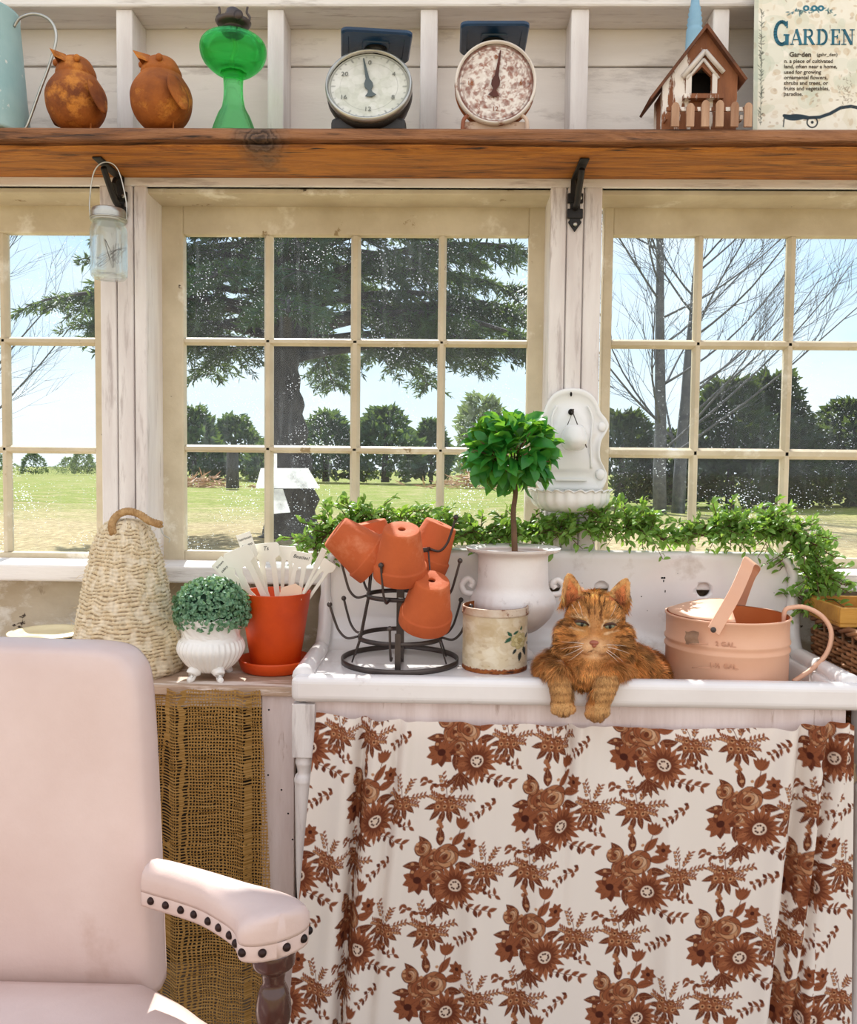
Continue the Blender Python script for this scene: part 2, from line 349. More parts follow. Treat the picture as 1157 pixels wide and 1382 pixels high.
# posts of three beaded boards each
def post(pxs,jl,jr):
    global k
    b=MB()
    for a,e in zip(pxs[:-1],pxs[1:]):
        x0=X(a,WF,480)+.0016; x1=X(e,WF,480)-.0016
        b.box((x0,WF,ZSILL-.01),(x1,WF+.024,ZHEAD+.001))
    b.box((X(pxs[0],WF,480)+.002,WF+.012,ZSILL-.01),(X(pxs[-1],WF,480)-.002,SASH+.02,ZHEAD))
    struct(b.build('trim_%d'%k,M_white,bevel=.004)); k+=1
post((135,158,181,199),0,1); post((739,762,785,810),1,0)
sl=MB().box((XL,WF-.025,ZSILLB),(XR,SASH+.03,ZSILL)); struct(sl.build('trim_%d'%k,M_whiteh,bevel=.006)); k+=1
# sashes
def sash(n,xs_glass,x_out,rows,ytop,ybot,refx):
    """xs_glass: list of pane (left,right) px at mid height; rows: list of (top,bottom) px"""
    root=bpy.data.objects.new('window_%d'%n,None); COL.objects.link(root); struct(root)
    d=SASH; fx=lambda p:X(p,d,530); fz=lambda q:Z(q,d,refx)
    root.location=(fx((x_out[0]+x_out[1])/2),d,fz(ybot))
    x0,x1=fx(x_out[0]),fx(x_out[1]); z1,z0=fz(ytop),fz(ybot); T=.034
    f=MB()
    gx0,gx1=fx(xs_glass[0][0]),fx(xs_glass[-1][1]); gz1,gz0=fz(rows[0][0]),fz(rows[-1][1])
    f.box((x0,d,z0),(gx0,d+T,z1)); f.box((gx1,d,z0),(x1,d+T,z1))
    f.box((gx0-.001,d+.0015,gz1),(gx1+.001,d+T,z1)); f.box((gx0-.001,d+.0015,z0),(gx1+.001,d+T,gz0))
    f.build('sash_frame',M_cream,root,bevel=.004)
    m=MB()
    for a,b in zip(xs_glass[:-1],xs_glass[1:]):
        xa,xb=fx(a[1]),fx(b[0]); xm=(xa+xb)/2; w=(xb-xa)/2
        m.prism([(xm-w*.45,d+.004),(xm+w*.45,d+.004),(xm+w,d+.018),(xm+w,d+.03),(xm-w,d+.03),(xm-w,d+.018)],gz0,gz1,M=Matrix(((1,0,0,0),(0,0,1,0),(0,1,0,0),(0,0,0,1))))
    for a,b in zip(rows[:-1],rows[1:]):
        za,zb=fz(a[1]),fz(b[0]); zm=(za+zb)/2; w=(za-zb)/2
        m.prism([(d+.004,zm-w*.45),(d+.004,zm+w*.45),(d+.018,zm+w),(d+.03,zm+w),(d+.03,zm-w),(d+.018,zm-w)],gx0,gx1,M=Matrix(((0,1,0,0),(1,0,0,0),(0,0,1,0),(0,0,0,1))))
    m.build('muntins',M_cream,root,bevel=.0015)
    MB().box((gx0-.004,d+.021,gz0-.004),(gx1+.004,d+.0235,gz1+.004)).build('glass',M_pane,root)
    return root
sash(2,[(248,355),(367,472),(485,590),(601,711)],(218,735),[(317,456),(466,602),(612,746)],271,768,478)
sash(3,[(824,936),(947,1060),(1072,1185),(1196,1310)],(811,1335),[(318,458),(470,605),(619,752)],271,768,980)
sash(1,[(-354,-244),(-233,-123),(-112,-2),(9,128)],(-385,142),[(314,454),(465,601),(612,746)],274,768,70)
# sill nosing on each window, old hook and eye on the jamb
# ================================================================== lights and sky
def world():
    w=bpy.data.worlds.new('sky'); SC.world=w; w.use_nodes=True; nt=w.node_tree; nt.nodes.clear()
    t=NT.__new__(NT); t.t=nt; t.out=nt.nodes.new('ShaderNodeOutputWorld')
    v=t.n('ShaderNodeTexCoord').outputs['Generated']; sep=t.n('ShaderNodeSeparateXYZ',{0:v})
    z=sep.outputs[2]; y=sep.outputs[1]
    base=t.ramp(z,[(0,(.86,.95,1.0,1)),(.12,(.66,.85,1.0,1)),(.35,(.40,.66,.98,1)),(1,(.25,.48,.85,1))])
    cl=t.step(t.noise(t.n('ShaderNodeMapping',{'Vector':v,'Scale':(1,1,3)}).outputs[0],2.2,6,.6),.42,.72)
    base=t.mix(t.math('MULTIPLY',cl,.8),base,(.98,.99,1.0,1))
    back=t.step(y,.15,-.35)                               # sky behind the camera brightened as added fill light, opposite the windows
    fill_sky=t.mix(t.step(z,-.05,.9),(1.12,1.10,1.10,1),(1.05,1.06,1.1,1))
    colr=t.mix(back,base,fill_sky)
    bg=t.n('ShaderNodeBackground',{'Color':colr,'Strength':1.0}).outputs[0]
    nt.links.new(bg,t.out.inputs[0])
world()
sd=bpy.data.lights.new('sun','SUN'); sun=bpy.data.objects.new('sun',sd); COL.objects.link(sun)
sd.energy=7.0; sd.angle=math.radians(.8); sd.color=(1,.95,.87)
SUN_AZ,SUN_EL=math.radians(-14),math.radians(47)          # azimuth from straight ahead (+y), towards the left
sdir=Vector((math.sin(SUN_AZ)*math.cos(SUN_EL),math.cos(SUN_AZ)*math.cos(SUN_EL),math.sin(SUN_EL)))
sun.rotation_euler=sdir.to_track_quat('Z','Y').to_euler(); sun.location=(-1,6,8)
vs=SC.view_settings; vs.view_transform='Standard'; vs.look='None'; vs.exposure=0.3; vs.gamma=1.0; vs.use_curve_mapping=False
# ================================================================== outdoors
gz=0.0
g=MB().grid(81,81,lambda u,v:((u-.5)*500,2.5+v**2*320,-.02+(.12*math.sin(u*60)*min(1,v*3) if v>.15 else 0)))
o=g.build('lawn_ground',M_ground); struct(o)
o2=MB().grid(2,2,lambda u,v:((u-.5)*500,-250+v*252.5,-.1)).build('yard_ground',M_ground); struct(o2)
def gpt(px,py): return PZ(px,py,0.)
def blob_pts(n,c0,rad,hollow=.55):
    u=rdir(n); r=RNG.uniform(hollow,1,size=(n,1))**.5; return np.array(c0)+u*r*np.array(rad), u
def shrub(name,label,px,base,top,wpx,mat,D=None,n=900,group=None,cone=.6,leafs=1.0,trunk=True):
    b=gpt(px,base) if D is None else None
    if b is None:
        b=P(px,base,D); b.z=0
    d=b.y; s=S(d); h=P(px,top,d).z; w=wpx*s/2
    root=thing(name,label,'tree',(b.x,d,0),group)
    # silhouettes: wide low, narrower above, lumps
    V=[];N=[]
    t=RNG.uniform(0,1,n)**.8; th=RNG.uniform(0,2*PI,n)
    lump=1+.22*np.sin(th*3+px)+.18*np.sin(t*9+th*2+px)
    R=w*lump*np.where(t<.25,.75+t,1.0)*np.clip(1-np.clip(t-.3,0,1)**1.6*(1+cone*.9),.05,1)
    rr=R*RNG.uniform(.55,1,n)**.5
    pos=np.stack([b.x+rr*np.cos(th),d+rr*np.sin(th),h*(.02+t*.98)],1)
    out=np.stack([np.cos(th),np.sin(th),RNG.uniform(.1,1.0,n)],1)+RNG.normal(size=(n,3))*.45
    L=h*RNG.uniform(.10,.2,n)*leafs
    Vv,T=scatter(pos,out,rdir(n),L,L*.5,.1); fast('foliage',Vv,T,mat,root,False)
    if trunk: MB().tube([(b.x,d,0),(b.x,d,h*.8)],[w*.12,w*.03],8).build('trunk',M_bark,root)
    return root
# --- the row behind the middle window, the far bushes and the dark row on the right
for i,(px,base,top,w) in enumerate([(262,649,556,80),(318,648,566,86),(372,650,592,90)]):
    shrub('evergreen_tree',['dense evergreen tree behind the left end of the lawn beyond the middle window','rounded evergreen tree beside the wooden post beyond the middle window','low evergreen tree behind the big conifer trunk'][i],px,base,top,w,M_hedgeA,n=1500,group='evergreens across the lawn')
for i,(px,base,top,w) in enumerate([(440,650,562,86),(520,651,556,100),(582,651,572,50)]):
    shrub('evergreen_tree',['dense evergreen tree just right of the big conifer trunk','widest evergreen tree across the lawn, seen above the clay pots','narrow evergreen tree at the right end of the row behind the clay pots'][i],px,base,top,w,M_hedgeA,n=1500,group='evergreens across the lawn')
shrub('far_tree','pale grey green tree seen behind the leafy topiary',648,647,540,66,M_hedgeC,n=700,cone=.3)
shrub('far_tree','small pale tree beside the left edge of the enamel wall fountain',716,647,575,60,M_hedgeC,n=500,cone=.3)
for i,(px,base,top,w) in enumerate([(838,681,560,110),(905,682,585,120),(985,684,520,110),(1040,684,512,80),(1088,684,580,110),(1150,684,545,110),(1215,684,560,120)]):
    shrub('cedar_tree',['dark cedar behind the base of the bare tree, left end of the dark row','low dark cedar in line with the twin bare trunks','tall dark cedar right of the twin bare trunks','slim tall cedar behind the middle bar of the right window','low dark cedar in a dip of the row in the right window','dark cedar with a rounded top near the right edge of the view','last dark cedar, half cut by the right edge'][i],px,base,top,w,M_hedgeB,n=2600,group='dark cedars beyond the right window',cone=.25,leafs=.7)
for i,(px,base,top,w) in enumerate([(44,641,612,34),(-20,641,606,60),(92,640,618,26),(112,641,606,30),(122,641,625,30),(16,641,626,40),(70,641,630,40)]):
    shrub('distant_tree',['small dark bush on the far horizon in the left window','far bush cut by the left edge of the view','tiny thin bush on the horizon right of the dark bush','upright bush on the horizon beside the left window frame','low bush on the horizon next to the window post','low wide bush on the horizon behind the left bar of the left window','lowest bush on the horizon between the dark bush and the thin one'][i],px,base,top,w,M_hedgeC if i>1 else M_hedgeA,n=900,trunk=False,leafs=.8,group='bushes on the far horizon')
# --- bare trees
def bare(root,stems,seed,nprim=16,plen=(3,5.5),ang=.8,lo=.08):
    rnd=random.Random(seed); b=MB(); tw=MB()
    def curve(p,dv,L,r,n,up,wob):
        pts=[Vector(p)]; q=Vector(p); dd=Vector(dv).normalized()
        for i in range(n):
            dd=(dd+Vector((rnd.uniform(-1,1)*wob,rnd.uniform(-1,1)*wob,up+rnd.uniform(-.5,.5)*wob))).normalized(); q=q+dd*L/n; pts.append(q.copy())
        return pts,[r*(1-.75*i/n) for i in range(n+1)]
    def twigs(pts,L,r,lev,cnt):
        n=len(pts)-1
        for j in range(cnt):
            t=rnd.uniform(.15,1); i=min(int(t*n),n-1); p=pts[i].lerp(pts[i+1],t*n-i); dd=(pts[i+1]-pts[i]).normalized()
            ax=Vector((rnd.uniform(-1,1),rnd.uniform(-.6,.6),rnd.uniform(-.4,.6))); ax=(ax-dd*ax.dot(dd)).normalized()
            q,rr=curve(p,dd+ax*rnd.uniform(.35,.7),L*rnd.uniform(.35,.6)*(1.1-t*.5),r,4,.05,.10); tw.tube(q,rr,3)
            if lev>0: twigs(q,L*.5,r*.6,lev-1,5)
    for (bp,h,ln,rr) in stems:
        pts,rs=curve(bp,ln,h,rr,10,.01,.04); b.tube(pts,rs,9)
        for j in range(nprim):
            t=lo+(1-lo)*(j+rnd.random())/nprim; i=min(int(t*10),9); p=pts[i].lerp(pts[i+1],t*10-i); a=rnd.uniform(0,6.28); sx=math.cos(a)
            dv=Vector((sx*1.0,math.sin(a)*.6,rnd.uniform(.45,1.1)*ang)); L=rnd.uniform(*plen)*(1.1-.55*t)
            q,r2=curve(p,dv,L,max(.018,rr*.24*(1-t*.5)),7,.07,.10); tw.tube(q,r2,5); twigs(q,L,.012,1,9)
    b.build('trunk',M_barebark,root); tw.build('branches',M_barebark,root)
b0=gpt(905,690); 
rt=thing('bare_tree','leafless tree with two trunks and fanning branches outside the right window','tree',(b0.x,b0.y,0))
s=S(b0.y)
bare(rt,[((b0.x-14*s,b0.y,-.1),13,(-.035,0,1),.22),((b0.x+14*s,b0.y+.3,-.1),12.5,(.02,.05,1),.22)],5,20,(4,7.5))
b1=gpt(-95,668)
rt=thing('bare_tree','leafless tree reaching fine twigs in from the left edge of the left window','tree',(b1.x,b1.y,0))
bare(rt,[((b1.x,b1.y,-.1),17,(.03,0,1),.3)],23,38,(5,8.5))
b2=gpt(1150,668)
rt=thing('bare_tree','small pale bare tree behind the cedars at the right edge','tree',(b2.x,b2.y,0))
bare(rt,[((b2.x,b2.y,-.1),5.4,(.0,0,1),.10),((b2.x+.3,b2.y,-.1),5,(.15,0,1),.08)],31,14,(1.2,2.4))
# --- the big conifer
tb=gpt(392,718); D=tb.y; s=S(D)
fir=thing('conifer_tree','big conifer with a thick trunk and sweeping boughs outside the middle window','tree',(tb.x,D,0))
hz=lambda py:P(392,py,D).z
tx=lambda px,py:P(px,py,D).x
tr=[(tx(394,722),D,-.1),(tx(394,705),D,.1),(tx(395,660),D,hz(660)),(tx(391,610),D,hz(610)),(tx(388,560),D,hz(560)),(tx(384,520),D,hz(520)),(tx(384,480),D,hz(480)),(tx(388,440),D,hz(440)),(tx(390,300),D,hz(300)),(tx(392,0),D,hz(0)),(tx(392,0),D,13)]
tm=MB().tube(bez(tr,4),[.0]*0 or [(.62,.5,.40,.36,.33,.30,.30,.28,.24,.14,.04)[min(i//4,10)]*(1+.12*math.sin(i*1.9)) for i in range(41)],14)
tm.build('trunk',M_bark,fir)
bm_=MB(); fp=[];fd=[];fn=[];fl=[]
rnd=random.Random(3)
def bough(z0,az,L,droop,dens=1.0):
    if math.cos(az)<-.3: L*=.80
    p0=Vector((tx(388,400),D,z0)); dv=Vector((math.cos(az),math.sin(az),0)); pts=[]
    for i in range(9):
        t=i/8; pts.append(p0+dv*L*t+Vector((0,0,L*(.10*math.sin(t*2.2)-droop*t*t))))
    bm_.tube(pts,[.075*(1-.85*i/8)*(L/4)**.5+.008 for i in range(9)],5)
    for i in range(int(L*12*dens)):
        t=rnd.uniform(.22,1)**.8; k=min(int(t*8),7); p=pts[k].lerp(pts[k+1],t*8-k)
        side=rnd.choice((-1,1)); sd=(Vector((-dv.y,dv.x,0))*side*.9+dv*.7+Vector((0,0,rnd.uniform(-.5,.1)))).normalized()
        sl=rnd.uniform(.45,1.15)*(1.15-t*.6)*min(1,L/3)
        q=p+sd*sl+Vector((0,0,-.25*sl)); bm_.tube([p,p.lerp(q,.5)+Vector((0,0,.05)),q],[.014,.009,.004],3)
        m=int(40*sl/.8)+8
        for j in range(m):
            u=rnd.uniform(.05,1.05); pp=p.lerp(q,u); dr=(sd*.8+Vector((rnd.uniform(-1,1),rnd.uniform(-1,1),rnd.uniform(-.9,.7)))).normalized()
            fp.append(pp); fd.append(dr); fl.append(rnd.uniform(.11,.22))
zs0,zs1=hz(478),12.4
for i in range(104):
    f=i/103; z0=zs0+.15+(zs1-zs0)*f**1.25; L=5.2*(1-f**1.3)*rnd.uniform(.75,1.12)+.5
    bough(z0,i*2.399+rnd.uniform(-.3,.3),L,rnd.uniform(.06,.2))
for (pyv,az,L,dr) in ((486,.12,5.0,.03),(470,PI-.1,4.6,.10),(476,.5,4.6,.07),(462,PI+.5,4.8,.08),(455,-.25,5.4,.05),(440,.05,5.4,.02)): bough(hz(pyv),az,L,dr,1.0)
bm_.build('boughs',M_bark,fir)
n=len(fp); Vv,T=scatter(fp,fd,rdir(n),fl,np.array(fl)*.20,.05); fast('needles',Vv,T,M_needle,fir,False)
# hanging sprig of a second conifer beyond the left window
gp=P(60,330,11.)
# --- wooden post and brush pile
pb=gpt(314,659); s=S(pb.y)
pm=MB().lathe([(9*s,0),(8.5*s,20*s),(8*s,48*s),(7.4*s,50*s)],14,(pb.x,pb.y,0)); tag(pm.build('wooden_post',M_bark),'grey weathered wooden post standing on the lawn','post')
def pile(name,label,px,py,w,h,mat,n):
    b=gpt(px,py); s=S(b.y); pos=np.stack([b.x+RNG.normal(0,w*s*.36,n),b.y+RNG.normal(0,w*s*.2,n),np.zeros(n)],1)
    pos[:,2]=h*s*np.exp(-((pos[:,0]-b.x)/(w*s*.4))**2)*RNG.uniform(0,1,n)
    dr=rdir(n); dr[:,2]*=.3; L=np.full(n,w*s*.22); V,T=scatter(pos,dr,rdir(n),L,L*.12,.02); o=fast(name,V,T,mat,None,False); tag(o,label,'brush pile',kind='stuff'); return o
M_brush=paint('dry brush',c(206,170,140),c(164,130,106),3,.9)
pile('brush_pile','low tan pile of dry brush behind the wooden post',270,657,90,14,M_brush,260)
pile('brush_pile','pale pinkish pile of dry brush seen beside the topiary',640,657,90,22,M_brush,320)
# ================================================================== the shelf and what stands on it
SHF=2.02; SZ=Z(171,SHF); SB=ZSH0
shelf=thing('shelf','long rough brown timber shelf with a wavy edge above the windows','shelf',(0,2.19,SB))
prof_n=22
def shelf_fn(u,v):
    x=XL+.05+(XR-XL-.1)*u
    a=nz((x,0,0),1.6,3)*.014+nz((x,0,0),6,5)*.005; lo=nz((x,0,0),2.2,9)*.016
    # section: underside back -> underside front -> front -> top back
    pts=[(SHEATH,SB),(SHF+.06,SB),(SHF+.02+a,SB+.004),(SHF+.010+a,SB+.012+lo*.4),(SHF+.022+a,SB+.0165+lo*.5),(SHF+.006+a,SB+.021+lo*.5),(SHF+a*.5,SZ-.03+lo*.3),(SHF+a*.4,SZ-.008),(SHF+.012,SZ),(SHEATH,SZ)]
    t=v*(len(pts)-1); i=min(int(t),len(pts)-2); f=t-i; p=Vector(pts[i]).lerp(Vector(pts[i+1]),f)
    return (x,p.x+nz((x,t,0),9,1)*.0025,p.y+(nz((x,t,2),9,2)*.002 if .1<v<.8 else 0))
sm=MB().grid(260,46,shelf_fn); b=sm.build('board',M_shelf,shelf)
w=np.array([1.0 if (i//260)/45*9<4.0 else 0.0 for i in range(260*46)]); setcol(b.data,np.stack([w,w,w],1))  # underside and lower lip get the painted sunlit tone
M1=MB().box((XL+.05,SHF+.1,SB+.002),(XR-.05,SHEATH,SZ-.002))
def bracket(px):
    x=X(px,WF,280); b=MB(); y0=WF-.002; w=.0115; zb=Z(313,WF)
    b.prism([(x-w,SB),(x+w,SB),(x+w*1.15,zb+.03),(x+w*1.5,zb+.024),(x,zb),(x-w*1.5,zb+.024),(x-w*1.15,zb+.03)],y0-.006,y0)
    b.box((x-w,SHF+.05,SB-.005),(x+w,y0,SB))                                        # arm under the shelf
    for zz in (SB-.05,zb+.045): b.prism([(x-w*1.7,zz-.012),(x+w*1.7,zz-.012),(x+w*1.7,zz+.012),(x-w*1.7,zz+.012)],y0-.009,y0)
    pts=bez([(x,y0-.006,SB-.075),(x,y0-.035,SB-.07),(x,y0-.07,SB-.045),(x,SHF+.09,SB-.012)],8)
    b.tube(pts,[.008]*len(pts),8)
    b.tube([(x,y0-.006,SB-.055),(x,y0-.03,SB-.052),(x,y0-.045,SB-.03),(x,y0-.032,SB-.014)],.006,8)
    o=b.build('bracket',M_iron,shelf,bevel=.002)
    for zz in (SB-.05,zb+.018):
        s=MB().ell((x+(.0 if zz<SB-.06 else w),y0-.010,zz),(.0055,.003,.0055),12,6); s.build('screw',M_galv,o)
    return o
bracket(163); bracket(776)
def hook_point(): return Vector((X(146,2.08,240),2.08,SB-.006))
# --- mason jar
jx=P(147,340,2.09); s=S(2.09); zb=Z(379,2.09); zt=Z(303,2.09)
jar=thing('jar_lantern','clear glass jar lantern with wire handle hanging from the left shelf bracket','lantern',(jx.x,2.09,zb))
R=24*s; c0=(jx.x,2.09,0)
MB().lathe([(0,zb),(R*.86,zb),(R*.97,zb+.006),(R,zb+.016),(R,zt-.022),(R*.95,zt-.010),(R*.8,zt),(R*.8,zt+.02),(R*.74,zt+.02),(R*.74,zt),(R*.9,zt-.012),(R*.95,zt-.024),(R*.95,zb+.018),(R*.9,zb+.008),(0,zb+.006)],40,c0).build('glass_jar',M_jar,jar)
MB().lathe([(R*.83,zt+.001),(R*.93,zt+.001)]+[(R*(.93+.03*(i%2)),zt+.003+i*.0035) for i in range(7)]+[(R*.9,zt+.03),(R*.86,zt+.032),(0,zt+.032)],40,c0).build('lid',M_galv,jar)
hp=hook_point(); ztop=SB-.004
MB().tube(bez([(jx.x-R*1.0,2.09,zt+.006),(jx.x-R*1.04,2.088,zt+.05),(jx.x-R*.75,2.085,ztop-.028),(jx.x-R*.1,2.083,ztop-.005),(jx.x+R*.6,2.085,ztop-.022),(jx.x+R*1.02,2.088,zt+.05),(jx.x+R,2.09,zt+.006)],8),.0017,6).build('wire_handle',M_galv,jar)
MB().lathe([(R*.96,zt+.006),(R*1.0,zt+.006),(R*1.0,zt+.010),(R*.96,zt+.010)],32,c0,caps=False).build('neck_wire',M_galv,jar)
rr=random.Random(4); pts=[(jx.x+rr.uniform(-.6,.6)*R,2.09+rr.uniform(-.6,.6)*R,zb+.012+(zt-zb-.05)*rr.random()) for i in range(13)]
MB().tube(bez(pts,8),.0009,5).build('light_wire',M_darkwire,jar)
# --- rusty bird ornaments
def bird(px,wpx,cfac,label,turn):
    d=2.09; s=S(d); x=X(px,d,130); root=thing('bird_ornament',label,'ornament',(x,d,SZ),'rusty bird ornaments on the shelf')
    r=wpx/2*s; zc=SZ+.018+r*.98; zt=Z(75,d); hz_=zt-zc
    T=Matrix.Translation((x,d,0)) @ Matrix.Rotation(turn,4,'Z')
    pr=prof([(0,SZ+.012),(r*.55,SZ+.022),(r*.9,zc-r*.5),(r,zc-.0),(r*.93,zc+r*.35),(r*.72,zc+r*.68),(r*.66,zc+r*.76),(r*.66,zc+r*.84),(r*.62,zt-.035),(r*.42,zt-.012),(0,zt)],6)
    MB().lathe(pr,44,M=T).build('body',M_rust,root)
    bk=MB(); by=-r*.46; bz=zt-.022
    tip=(-r*.10,by-.040,bz+.008)
    bk.add([(-r*.24,by-.004,bz-.012),(r*.16,by-.004,bz-.012),(-r*.04,by+.004,bz+.012),tip,(-r*.04,by-.03,bz-.006)],[(0,2,3),(2,1,3),(1,4,3),(4,0,3)],False,T)
    bk.build('beak',M_rust,root,solid=.002)
    for sx in (-1,1):
        e=MB().ell((T@Vector((sx*r*.46,-r*.42,zt-.024))),(.0085,.007,.0085),14,8)
        e.build('eye',M_rust,root)
    wg=MB()
    for sx in (1,):
        w_=MB()
        def wf(u,v,sx=sx):
            a=(u-.5)*2; L=r*1.05; W=r*.36*math.sin(PI*min(1,v*.86+.1))**.7
            return T@Vector((sx*(r*.90+.012+v*.016-abs(a)*.004),-r*.30+a*W+v*r*.25,zc+r*.42-v*L))
        w_.grid(9,12,wf); w_.build('wing',M_rust,root,solid=.003)
        w2=MB(); w2.grid(9,12,lambda u,v:T@Vector((-(r*.93+.006+v*.006),(u-.5)*2*r*.36*math.sin(PI*min(1,v*.86+.1))**.7+v*r*.2,zc+r*.42-v*r*1.05))); w2.build('wing',M_rust,root,solid=.003)
    for sx in (-1,1):
        MB().tube([T@Vector((sx*r*.62,0,SZ+.06)),T@Vector((sx*r*.62,0,SZ)),T@Vector((sx*r*.62,-.02,SZ+.001))],.0022,6).build('leg',M_rust,root)
    return root
bird(103,78,1,'rusty round metal bird ornament standing beside the teal pitcher',-.38)
bird(218,80,1,'rusty round metal bird ornament standing beside the green oil lamp',-.62)
# --- teal pitcher
d=2.10; s=S(d); x=X(-30,d,100)
pit=thing('pitcher','chipped pale teal metal pitcher with a thin wire handle, cut by the left edge','pitcher',(x,d,SZ))
MB().lathe([(0,SZ+.003),(64*s,SZ+.003),(65*s,SZ+.01),(60*s,SZ+.1),(52*s,Z(20,d)),(53*s,Z(17,d)),(51.5*s,Z(17,d)),(50*s,Z(22,d)),(58*s,SZ+.1),(60*s,SZ+.012),(0,SZ+.010)],56,(x,d,0)).build('body',M_teal,pit)
hp_=lambda px,py:P(px,py,d-.012)
MB().tube(bez([hp_(19,36),hp_(28,24),hp_(48,19),hp_(68,28),hp_(76,50),hp_(68,84),hp_(54,122),hp_(38,166),hp_(33,174)],8),.0035,8).build('wire_handle',M_galv,pit)
# --- green oil lamp
d=2.09; s=S(d); x=X(315,d,90)
lamp=thing('oil_lamp','green glass oil lamp with a dark burner and no chimney','lamp',(x,d,SZ))
zz=lambda py:Z(py,d)
MB().lathe(prof([(0,SZ),(29*s,SZ),(30*s,SZ+.006),(22*s,zz(160)),(15*s,zz(145)),(12.5*s,zz(125)),(13.5*s,zz(103)),(17*s,zz(99)),(12*s,zz(97)),(0,zz(97))],6),36,(x,d,0),fn=lambda th,i,r,z:(r*(1+.035*math.cos(8*th)),z)).build('stem',M_greenglass,lamp)
MB().lathe(prof([(0,zz(101)),(16*s,zz(101)),(26*s,zz(97)),(39*s,zz(84)),(43.5*s,zz(69)),(40*s,zz(57)),(26*s,zz(48)),(14*s,zz(45)),(13*s,zz(43))],6)+prof([(12*s,zz(44)),(25*s,zz(50)),(38*s,zz(59)),(41*s,zz(69)),(37*s,zz(82)),(25*s,zz(93)),(0,zz(96))],5),48,(x,d,0)).build('font',M_greenglass,lamp)
MB().lathe([(13.5*s,zz(47)),(14.5*s,zz(45)),(14.5*s,zz(41)),(13*s,zz(39)),(14*s,zz(37)),(20*s,zz(36)),(23.5*s,zz(30)),(22*s,zz(29)),(12.5*s,zz(30)),(12*s,zz(24)),(9*s,zz(14)),(5*s,zz(11)),(0,zz(10.5))],36,(x,d,0)).build('burner',M_darkwire,lamp)
for a in (-1,1):
    MB().tube(bez([(x+a*19*s,d,zz(32)),(x+a*22*s,d,zz(24)),(x+a*18*s,d,zz(17)),(x+a*19*s,d,zz(9))],6),.0028,6,flat=.4).build('prong',M_darkwire,lamp)
MB().tube([(x+9*s,d-18*s,zz(37)),(x+15*s,d-34*s,zz(38))],.0018,6).lathe([(0,-.002),(6*s,-.002),(6*s,.002),(0,.002)],14,M=Matrix.Translation((x+15*s,d-34*s,zz(38)))@Matrix.Rotation(PI/2,4,'X')).build('wick_knob',M_darkwire,lamp)
MB().grid(3,8,lambda u,v:(x+(u-.5)*.010+.004*math.sin(v*6),d+.003*math.sin(v*5),zz(52)-v*(zz(52)-zz(92)))).build('wick',M_cream,lamp,solid=.002)
